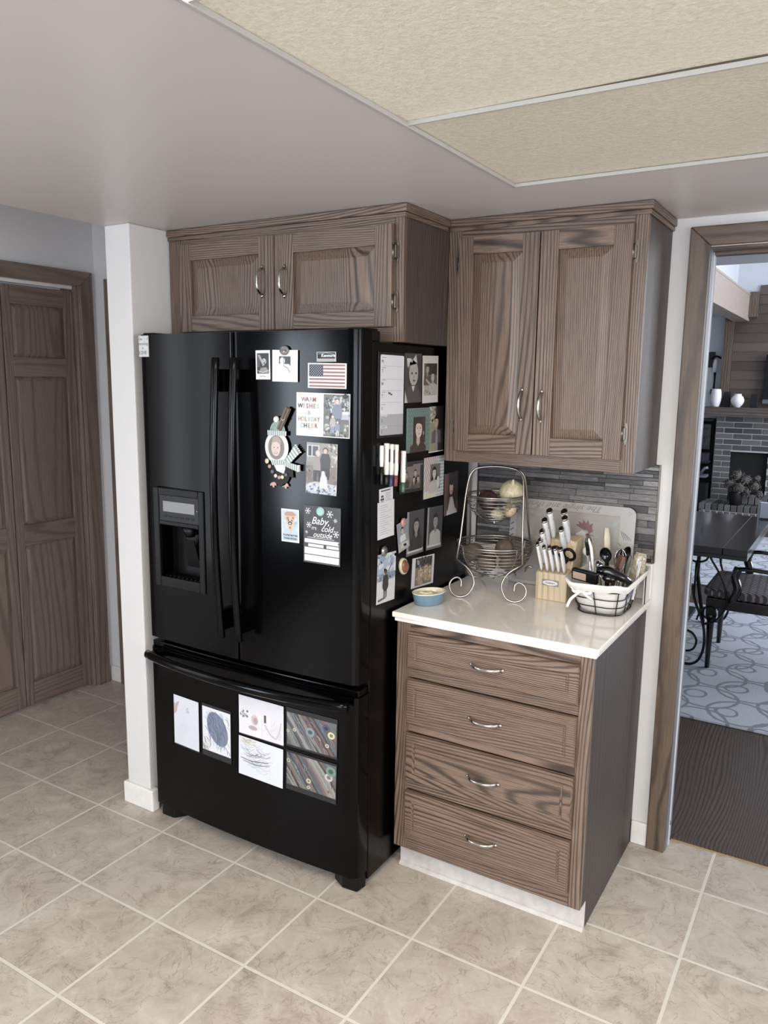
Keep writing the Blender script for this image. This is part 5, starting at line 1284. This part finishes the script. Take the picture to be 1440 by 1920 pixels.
t = thing('flat_tool', 'black flat tool with a tan window lying over the basket front left corner', 'kitchen tool', (-.118, -.335, TZ+.132), (.15, .06, -.22))
b = MB(); b.box(-.048, .040, -.009, .009, -.019, .017); b.build('case', black_plastic, t, bevel=.003)
b = MB(); b.box(-.042, .004, -.0105, -.008, -.014, .009); b.build('window', plain('tan_window', (170, 146, 128), .3), t, bevel=.001)
t = thing('black_tool', 'long black plastic tool lying across the front of the lined basket', 'kitchen tool', (-.045, -.290, TZ+.130), (0, .14, .28))
b = MB(); b.tube([(-.055, 0, .010), (-.02, 0, .014), (.02, -.002, .006), (.055, 0, -.006)], [.014, .017, .015, .010], 14, side=(0, 0, 1), flat=1.3); b.build('body', black_pl2, t)
b = MB(); b.blob((-.012, -.016, -.006), .022, .012, .012); b.build('grip', black_pl2, t)
t = thing('plastic_bag', 'clear bag with golden pattern standing at the right rear of the lined basket', 'bag', (-.018, -.150, TZ+.05), (0, .16, .2))
m, nt, bb = nmat('clear_gold_film'); v_ = coords(nt); n_ = noise(nt, v_, 55, 3, .6, 1.5)
nt.links.new(ramp(nt, n_, [(.42, (196, 194, 186)), (.52, (170, 144, 84)), (.60, (206, 202, 192))]), bb.inputs['Base Color']); bb.inputs['Roughness'].default_value = .15; bb.inputs['Alpha'].default_value = .72; bb.inputs['Coat Weight'].default_value = .6
b = MB(); vs = []; nn = 16; LV = [(.016, .010, .0), (.020, .012, .05), (.022, .012, .09), (.021, .009, .12), (.016, .005, .138)]
for r, d_, z in LV:
    for k in range(nn): a = 2*PI*k/nn; q = 1+.08*math.sin(3*a+z*90); vs.append((r*q*math.cos(a), d_*q*math.sin(a), z))
fs = [(i*nn+k, i*nn+(k+1) % nn, (i+1)*nn+(k+1) % nn, (i+1)*nn+k) for i in range(len(LV)-1) for k in range(nn)]+[tuple(range(nn))[::-1], tuple(range((len(LV)-1)*nn, len(LV)*nn))]
b.add(vs, fs, 0, None, True); b.build('film', m, t)
t = thing('scraper', 'flat pale ruler-like scraper at the right edge of the lined basket', 'scraper', (.000, -.215, TZ+.045), (-.25, .10, .1))
b = MB(); b.box(-.0015, .0015, -.014, .014, 0, .125); b.build('plate', plain('clear_grey_plastic', (186, 186, 190), .2), t, bevel=.0006); b = MB(); b.box(-.003, .003, .012, .017, 0, .127); b.build('spine', white_plastic, t, bevel=.001)
t = thing('folded_cloth', 'blue-grey triangular cloth corner inside the basket right side', 'cloth', (-.010, -.240, TZ+.06), (0, 0, 0))
b = MB(); b.hexa([(-.012, -.040, 0), (.010, -.040, 0), (.012, .030, 0), (-.012, .030, 0)], [(.002, -.012, .064), (.006, -.012, .064), (.008, .004, .066), (.003, .004, .066)]); b.build('cloth', plain('blue_grey_cloth', (96, 98, 112), .8), t, bevel=.003)
t = thing('thin_board', 'thin white board with a black edge standing between basket and wall', 'board', (.0095, -.045, TZ), (0, 0, 0))
b = MB(); b.box(-.004, .0015, -.050, .018, 0.0005, .118); b.build('board', trim_white, t, bevel=.001); b = MB(); b.box(.0017, .0040, -.054, -.048, .002, .120); b.build('edge_strip', black_plastic, t)

# ------------------------------------------------------------------ rooms beyond the doorway
room_white = plain('family_room_paint', (190, 193, 199), .7)
room_grey = plain('cool_grey_wall_paint', (214, 216, 220), .7)
b = MB(); b.box(-4.1, 4.1, .0955, 8.1, -.12, 0.0); struct('floor_dining', b, plank)
b = MB(); b.prism([(.085, 0), (.135, 0), (.125, .008), (.095, .008)], 1.2, 'x', .118); struct('trim_5', b, plank)
b = MB(); b.box(.125, 1.06, .0835, .0875, 0.0005, .0035); tag(b.build('threshold_strip', plain('tan_threshold', (176, 150, 110), .3, metal=.4)), 'thin tan metal strip where tile meets the dark wood floor', 'threshold')
b = MB(); b.box(-4.1, 4.1, .10, 3.2, 2.44, 2.50); b.box(-4.1, -.9, 3.2, 8.1, 2.47, 2.53); b.box(-.9, 4.1, 3.15, 8.1, 4.2, 4.26); struct('ceiling_dining', b, room_white)
b = MB(); b.box(-.92, 4.1, 3.15, 3.2, 2.5, 4.2); b.box(-.94, -.9, 3.2, 8.1, 2.6, 4.2); struct('wall_gable', b, room_white)
b = MB(); b.box(-.9, 4.1, 7.90, 8.0, 0, 4.2); struct('wall_fireplace', b, room_white)
b = MB(); b.box(-4.1, -.9, 8.0, 8.1, 0, 2.5); struct('wall_far', b, room_grey)
b = MB(); b.box(-4.2, -4.1, .1, 8.1, 0, 2.5); struct('wall_dining_left', b, room_white)
b = MB(); b.box(4.1, 4.2, .1, 3.0, 0, 4.26); b.box(4.1, 4.2, 7.4, 8.1, 0, 4.26); b.box(4.1, 4.2, 3.0, 7.4, 0, .6); b.box(4.1, 4.2, 3.0, 7.4, 2.6, 4.26); struct('wall_dining_right', b, room_white)
window(4, 4.15, 5.2, 4.4, .6, 2.6, 'y')
# rugs
b = MB(); b.box(-1.6, 2.6, 1.232, 3.42, 0, .012); tag(b.build('rug', rug_m, bevel=.004), 'pale grey-blue rug with ring pattern under the dark table', 'rug')
b = MB(); b.box(-2.4, 1.6, 4.05, 6.6, 0, .012); tag(b.build('rug', rug_m, bevel=.004), 'second pale rug, seen beneath the far end of the table', 'rug')
# brick fireplace
fp = thing('fireplace', 'grey painted brick fireplace with raised hearth in the far room', 'fireplace', (-.4, 7.85, 0))
BX0, BX1, YF = -1.0, .62, 7.80
b = MB(); b.box(BX0+.006, -.806, YF+.006, 7.895, .155, 1.255); b.box(-.386, BX1-.006, YF+.006, 7.895, .155, 1.255); b.box(-.806, -.386, YF+.006, 7.9, .826, 1.255); b.box(-1.02+.006, .7, 7.336, 7.895, .0, .146); b.build('mortar_bed', mortar, fp, world=True)
b = MB(); row = 0; z = .155; PH = .0688
while z < 1.24:
    x = BX0-(.107 if row % 2 else 0)
    while x < BX1:
        a, c = max(x, BX0), min(x+.203, BX1)
        segs = [(a, c)] if z > .80 else [(a, min(c, -.806)), (max(a, -.386), c)]
        for s0, s1 in segs:
            if s1-s0 > .02: b.box(s0, s1, YF, YF+.06, z+.004, z+PH-.006)
        x += .213
    z += PH; row += 1
b.build('brickwork', brick_mat, fp, world=True, bevel=.003, seg=1)
b = MB(); x = -1.05
while x < .7: b.box(x, x+.062, 7.33, 7.80, .148-.0, .222); b.box(x, x+.062, 7.334, 7.44, .07, .142); x += .0715
b.build('hearth_brick', brick_mat, fp, world=True, bevel=.004, seg=1)
b = MB(); x = -.60
while x < .5: b.box(x, x+.062, 7.52, 7.80, .226, .32); x += .0715
b.build('raised_hearth_brick', brick_mat, fp, world=True, bevel=.004, seg=1)
b = MB(); b.box(-.80, -.39, 7.86, 7.895, .24, .82); b.box(-.806, -.80, 7.82, 7.895, .155, .826); b.box(-.392, -.386, 7.82, 7.895, .155, .826); b.build('firebox', black_matte, fp, world=True)
mantel_wood = wood('mantel_timber', 'x', (104, 92, 84), (84, 74, 68), (60, 52, 48), ring=.03, wild=6, rough=.6)
b = MB(); b.box(-1.13, .7, 7.62, 7.9, 1.262, 1.369); tag(b.build('mantel_shelf', mantel_wood, bevel=.004), 'thick brown timber mantel shelf above the grey brick', 'mantel')
# lap siding
sid = thing('wood_cladding', 'dark horizontal wooden board cladding above the mantel', 'wall cladding', (-.1, 7.88, 1.37))
board_m = island_ramp_mat('dark_lap_board', [(0, (70, 60, 54)), (.5, (84, 73, 66)), (1, (96, 84, 76))], .6, nscale=14, bm=.1, mottle=.3)
b = MB(); z = 1.372
while z < 2.73:
    x0 = -.89 if z < 2.42 else -.64
    b.hexa([(x0, 7.868, z), (1.4, 7.868, z), (1.4, 7.894, z), (x0, 7.894, z)], [(x0, 7.880, z+.108), (1.4, 7.880, z+.108), (1.4, 7.894, z+.108), (x0, 7.894, z+.108)]); z += .111
b.build('board', board_m, sid, world=True)
trim_w = wood('rough_post_wood', 'z', (112, 98, 86), (94, 80, 70), (66, 56, 50), ring=.03, wild=4, rough=.6)
b = MB(); b.box(-.996, -.894, 7.84, 7.895, 1.37, 2.45); b.build('corner_post', trim_w, sid, world=True, bevel=.003)
b = MB(); b.box(-.74, -.643, 7.82, 7.895, 2.44, 2.735); b.build('end_block', trim_w, sid, world=True, bevel=.003)
b = MB(); b.box(-.9, -.742, 3.2, 7.87, 2.40, 2.70, 0); b.box(-.905, -.736, 3.2, 7.87, 2.395, 2.425, 0); b.box(-.905, -.738, 3.2, 7.87, 2.69, 2.715, 0)
tag(b.build('ceiling_beam', plain('taupe_boxed_beam', (150, 138, 130), .55, vary=.04), bevel=.003), 'taupe boxed ceiling beam running toward the far brick fireplace', 'beam')
# mantel objects
b = MB(); b.lathe([(.034, 0), (.044, .01), (.060, .075), (.063, .12), (.058, .18), (.050, .215), (.046, .218), (.046, .20)], n=28); o = b.build('vase', plain('white_ceramic', (226, 226, 228), .3)); o.location = (-1.010, 7.70, 1.3695); tag(o, 'tall white vase at the left end of the mantel', 'vase')
b = MB(); b.lathe([(.036, 0), (.040, .014), (.058, .03), (.074, .065), (.076, .09), (.064, .125), (.044, .143), (.040, .157), (.044, .162), (.038, .162), (.036, .145)], n=28); o = b.build('vase', plain('carved_white_ceramic', (222, 222, 224), .4, bumpy=(40, .5, .004))); o.location = (-.765, 7.70, 1.3695); tag(o, 'round white carved vase on the mantel', 'vase')
b = MB(); b.hexa([(-.05, -.02, 0), (.045, -.02, 0), (.045, .03, 0), (-.05, .03, 0)], [(-.03, .0, .185), (.045, .0, .185), (.045, .03, .185), (-.03, .03, .185)]); o = b.build('speaker', black_matte, bevel=.004); o.location = (-.90, 7.76, 1.3695); tag(o, 'small black speaker between the two white vases', 'speaker')
b = MB(); b.box(-.05, .03, -.02, .03, 0, .16); o = b.build('speaker', black_matte, bevel=.004); o.location = (-.575, 7.77, 1.3695); tag(o, 'small black box on the mantel below the television edge', 'speaker')
tv = thing('television', 'large black television above the mantel at the right frame edge', 'television', (-.05, 7.80, 1.42))
b = MB(); b.box(-.45, .55, -.02, .02, .02, .58); b.build('screen', plain('tv_screen', (14, 16, 24), .15), tv, bevel=.004)
b = MB(); b.box(-.45, .55, -.022, -.018, 0.0, .05); b.build('lower_bezel', plain('tv_silver_bezel', (92, 96, 104), .35), tv); b = MB(); b.box(-.1, .2, -.06, .06, -.05, .01); b.build('stand', black_plastic, tv)
# things at the left of the fireplace
b = MB(); b.box(-1.55, -1.16, 7.995, 8.0, 1.72, 1.92); b.box(-1.175, -1.165, 7.99, 7.995, 1.72, 1.92); 
w_ = thing('wall_picture', 'dark square picture on the grey wall above the stick vacuum', 'picture', (-1.2, 7.99, 1.95))
b = MB(); b.box(-.11, .10, -.012, .0, -.10, .09); b.build('panel', plain('dark_print', (34, 38, 44), .3), w_); b = MB(); b.box(-.062, -.050, -.014, -.012, -.10, .09); b.build('divider', room_grey, w_)
vc = thing('stick_vacuum', 'white and black stick vacuum hung on the grey wall', 'vacuum', (-1.09, 7.979, 1.55))
b = MB(); b.tube([(0, 0, .28), (.004, 0, .16), (0, 0, 0)], [.016, .010, .010], 10); b.build('tube', black_plastic, vc)
b = MB(); b.tube([(-.004, -.01, .24), (0, -.01, .34), (.004, -.01, .40)], [.022, .030, .022], 12); b.build('motor_body', white_plastic, vc)
b = MB(); b.tube(smooth_path([(-.05, -.01, .40), (-.01, -.01, .435), (.03, -.01, .43), (.06, -.01, .41)], 3), .012, 8); b.box(-.03, .03, -.03, .02, -.03, .03); b.build('handle', black_plastic, vc)
sh = thing('media_cabinet', 'dark media cabinet with electronics left of the brick fireplace', 'cabinet', (-1.3, 7.75, 0))
b = MB(); b.box(-1.6, -1.03, 7.60, 7.98, 0, .42); b.box(-1.6, -1.57, 7.60, 7.98, .42, 1.22); b.box(-1.6, -1.03, 7.94, 7.98, .42, 1.22); b.box(-1.6, -1.03, 7.6, 7.98, .68, .70); b.box(-1.6, -1.03, 7.6, 7.98, 1.20, 1.22); b.build('case', black_matte, sh, world=True)
b = MB(); b.box(-1.5, -1.05, 7.62, 7.9, .70, .80); b.build('receiver', plain('dark_receiver', (40, 42, 48), .4), sh, world=True); b = MB(); b.box(-1.5, -1.04, 7.61, 7.8, .50, .53); b.tube([(-1.14, 7.62, .50), (-1.06, 7.60, .62), (-1.02, 7.60, .63)], .018, 8); b.build('console', plain('grey_console', (110, 114, 124), .4), sh, world=True)
b = MB(); b.box(-1.5, -1.06, 7.8, 7.85, .84, 1.15); b.build('framed_print', plain('murky_print', (46, 44, 44), .6, vary=.4), sh, world=True)
# dried flowers in a pot on the hearth
pf = thing('flower_pot', 'black pot of dried grey hydrangea heads on the hearth', 'plant', (-.66, 7.42, .222))
b = MB(); b.lathe([(.062, 0), (.072, .12), (.078, .15), (.070, .15), (.066, .13)], n=20); b.build('pot', black_matte, pf)
dry = plain('dried_petals', (84, 79, 76), .9, vary=.35, bumpy=(90, .8, .01))
rr = random.Random(12)
for k, (x, y, z, r) in enumerate(((-.075, 0, .25, .072), (-.005, .05, .345, .085), (.09, .02, .30, .075), (.035, -.05, .21, .085), (.20, .0, .235, .07), (.215, .04, .33, .035), (.25, 0, .15, .045), (.12, -.03, .17, .05))):
    b = MB(); b.tube([(0, 0, .12), (x*.6, y*.6, z*.6+.05), (x, y, z)], .004, 5); b.build('stem', black_matte, pf)
    b = MB()
    for q in range(90):
        a, c = rr.uniform(0, 2*PI), math.acos(rr.uniform(-1, 1)); p = Vector((math.sin(c)*math.cos(a), math.sin(c)*math.sin(a), math.cos(c)))*r*rr.uniform(.75, 1.0)
        u_ = p.orthogonal().normalized(); w2 = p.cross(u_).normalized(); s_ = .011; c0_ = Vector((x, y, z))+p
        pn = p.normalized()*.004
        b.add([c0_+u_*s_, c0_+w2*s_+pn, c0_-u_*s_, c0_-w2*s_+pn, c0_+pn*2], [(0, 1, 4), (1, 2, 4), (2, 3, 4), (3, 0, 4)])
    b.blob((x, y, z), r*.72, r*.72, r*.72, 10, 8, .05, seed=k)
    b.build('flower_head', dry, pf, clean=False)

# dining table
tb_ = thing('dining_table', 'near-black dining table with curled iron base in the next room', 'table', (-.55, 2.45, 0))
b = MB(); b.box(-1.30, -.018, 1.838, 3.10, .722, .760); b.box(-.014, .110, 1.838, 3.10, .722, .760); b.box(-1.30, .110, 1.838, 3.10, .700, .7215); b.build('tabletop', dark_table, tb_, world=True, bevel=.002)
b = MB(); b.box(-.018, -.0145, 1.84, 3.10, .7600, .7606); b.build('leaf_seam', plain('worn_seam', (110, 106, 104), .5), tb_, world=True)
def iron(pts, y, r=.010): 
    b = MB(); b.tube([(x, y, z) for x, z in smooth_path(pts, 5)], r, 8, side=(0, 1, 0), flat=.6); return b
for y in (1.97, 2.95):
    iron([(-.235, .70), (-.205, .655), (-.16, .64), (-.115, .655), (-.105, .69), (-.135, .70)], y).build('scroll', iron_mat, tb_, world=True)
    iron([(-.105, .70), (-.085, .66), (-.04, .59), (.0, .50), (.01, .40), (-.04, .31), (-.10, .28)], y).build('scroll', iron_mat, tb_, world=True)
    iron([(-.175, .50), (-.165, .44), (-.145, .38), (-.110, .30), (-.092, .22), (-.092, .13), (-.115, .06), (-.160, .028), (-.215, .034), (-.25, .07), (-.245, .12)], y, .013).build('scroll', iron_mat, tb_, world=True)
    iron([(-.19, .23), (-.155, .215), (-.132, .175), (-.145, .125), (-.185, .105), (-.215, .13)], y, .011).build('scroll', iron_mat, tb_, world=True)
    iron([(-.14, .30), (-.12, .36), (-.07, .385), (-.04, .35), (-.05, .30)], y, .009).build('scroll', iron_mat, tb_, world=True)
    b = MB(); b.tube([(-.165, y, .64), (-.165, y, .42)], .006, 8); b.tube([(-.30, y, .70), (-.31, y, .35), (-.25, y, .012)], .014, 8); b.build('post', iron_mat, tb_, world=True)
    iron([(-.36, .012), (-.36, .10), (-.36, .40), (-.36, .70)], y, .016).build('post', iron_mat, tb_, world=True)
b = MB(); b.box(-.37, -.30, 1.97, 2.95, .08, .11); b.build('stretcher', iron_mat, tb_, world=True)
nb = thing('napkin_holder', 'white and silver box standing on the far end of the dark table', 'box', (.075, 3.02, .7608))
b = MB(); b.box(-.035, .06, -.02, .03, .008, .11); b.build('box', plain('bluish_white_box', (200, 210, 226), .4), nb, bevel=.002); b = MB(); b.box(-.046, -.036, -.03, .03, 0, .13); b.build('end_post', steel, nb)
# chair
ch = thing('dining_chair', 'near-black dining armchair with patterned fabric seat at the dark table', 'chair', (.15, 2.27, 0))
blk = plain('black_chair_lacquer', (14, 12, 13), .25, coat=.3)
def leg(x, y, zt=.42, sp=0):
    b = MB(); b.tube([(x, y, .013), (x, y, .30), (x, y, .305), (x, y, .32), (x, y, .335), (x, y, .34)], [.0125, .021, .023, .031, .031, .023], 12)
    b.box(x-.027, x+.027, y-.027, y+.027, .34, zt); b.build('leg', blk, ch, world=True)
leg(-.070, 2.01); leg(-.085, 2.53); leg(.42, 2.01); leg(.42, 2.53)
b = MB(); b.box(-.100, .45, 1.985, 2.035, .375, .435); b.box(-.115, .45, 2.505, 2.555, .375, .435); b.box(-.105, -.060, 2.035, 2.505, .375, .435); b.box(.41, .45, 2.035, 2.505, .375, .435); b.build('seat_rail', blk, ch, world=True, bevel=.004)
b = MB(); b.prism(rrect(-.125, .43, 1.990, 2.550, .06, 6), .05, 'z', .436); sc_ = b.build('seat', seat_m, ch, world=True, bevel=.022, seg=4)
for y in (2.0, 2.54):
    b = MB(); b.tube(smooth_path([(.030, y, .42), (.060, y, .50), (.040, y, .57), (.055, y, .625)], 4), .024, 10, side=(0, 1, 0), flat=1.0)
    b.tube(smooth_path([(.040, y, .615), (.12, y, .625), (.28, y, .620), (.43, y, .64)], 4), .020, 10, side=(0, 1, 0), flat=.6); b.build('arm', blk, ch, world=True)
    b = MB(); b.tube([(.43, y, .40), (.44, y, .70), (.50, y, 1.02)], .022, 10); b.build('back_post', blk, ch, world=True)
b = MB(); b.hexa([(.435, 2.02, .66), (.455, 2.02, .66), (.455, 2.52, .66), (.435, 2.52, .66)], [(.495, 2.02, 1.0), (.515, 2.02, 1.0), (.515, 2.52, 1.0), (.495, 2.52, 1.0)]); b.build('backrest', seat_m, ch, world=True, bevel=.01)

GROUPS = {'photo': 'photos on the refrigerator', 'drawing': 'drawings on the freezer drawer', 'magnet': 'magnets on the refrigerator', 'photo card': 'photo cards on the refrigerator side', 'vase': 'white vases on the mantel', 'speaker': 'black boxes on the mantel', 'rug': 'pale ring-pattern rugs', 'onion': 'onions in the upper basket'}
for o in list(COL.objects):
    if o.parent is None and 'category' in o and 'group' not in o:
        if o['category'] in GROUPS: o['group'] = GROUPS[o['category']]
        elif o.name.startswith('kitchen_knife'): o['group'] = 'large white-handled knives in the block'

# ------------------------------------------------------------------ camera, light, view
cam = bpy.data.cameras.new('camera'); co = bpy.data.objects.new('camera', cam); COL.objects.link(co)
rt = Vector((.85391399, .52025827, .01273684)); up = Vector((-.096721, .13460768, .98616724)); fw = Vector((-.51134718, .84333393, -.16526328))
co.matrix_world = Matrix(((rt.x, up.x, -fw.x, .58660485), (rt.y, up.y, -fw.y, -2.72834874), (rt.z, up.z, -fw.z, 1.64315706), (0, 0, 0, 1)))
cam.sensor_fit = 'HORIZONTAL'; cam.sensor_width = 36; cam.lens = 36*1477.574/1440; cam.clip_start = .02; cam.clip_end = 60
SC.camera = co
def area(name, loc, rot, sx, sy, power, col, spread=PI):
    l = bpy.data.lights.new(name, 'AREA'); l.shape = 'RECTANGLE'; l.size = sx; l.size_y = sy; l.energy = power; l.color = col; l.spread = spread
    o = bpy.data.objects.new(name, l); COL.objects.link(o); o.location = loc; o.rotation_euler = rot; return o
area('window_daylight_front', (.5, -5.6, 1.75), (math.radians(60), 0, 0), 3.6, 2.0, 215, (.90, .955, 1.05))
area('window_daylight_right', (3.3, -2.4, 1.8), (math.radians(68), 0, PI/2), 2.5, 1.3, 110, (.93, .96, 1))
area('window_daylight_hall', (XC-.16, -4.075, 1.3), (PI/2, 0, -PI/2), 1.1, 1.5, 110, (.80, .90, 1))
area('window_daylight_hall_shade', (XC-.16, -2.2, 1.25), (PI/2, 0, -PI/2), .76, 1.5, 11, (.92, .95, 1))
area('window_daylight_family', (4.3, 5.2, 1.9), (math.radians(75), 0, PI/2), 4.2, 2.2, 430, (.88, .93, 1))
area('added_ceiling_fill_family', (1.5, 5.5, 4.15), (0, 0, 0), 3.0, 3.0, 70, (.85, .92, 1))  # added fill lamp under the closed ceiling, no opening there; brightens the far room
w = bpy.data.worlds.new('sky'); SC.world = w; w.use_nodes = True
w.node_tree.nodes['Background'].inputs[0].default_value = (.75, .85, 1, 1); w.node_tree.nodes['Background'].inputs[1].default_value = .6
SC.view_settings.view_transform = 'Standard'; SC.view_settings.look = 'None'; SC.view_settings.gamma = 1; SC.view_settings.exposure = 0
SC.view_settings.use_curve_mapping = False
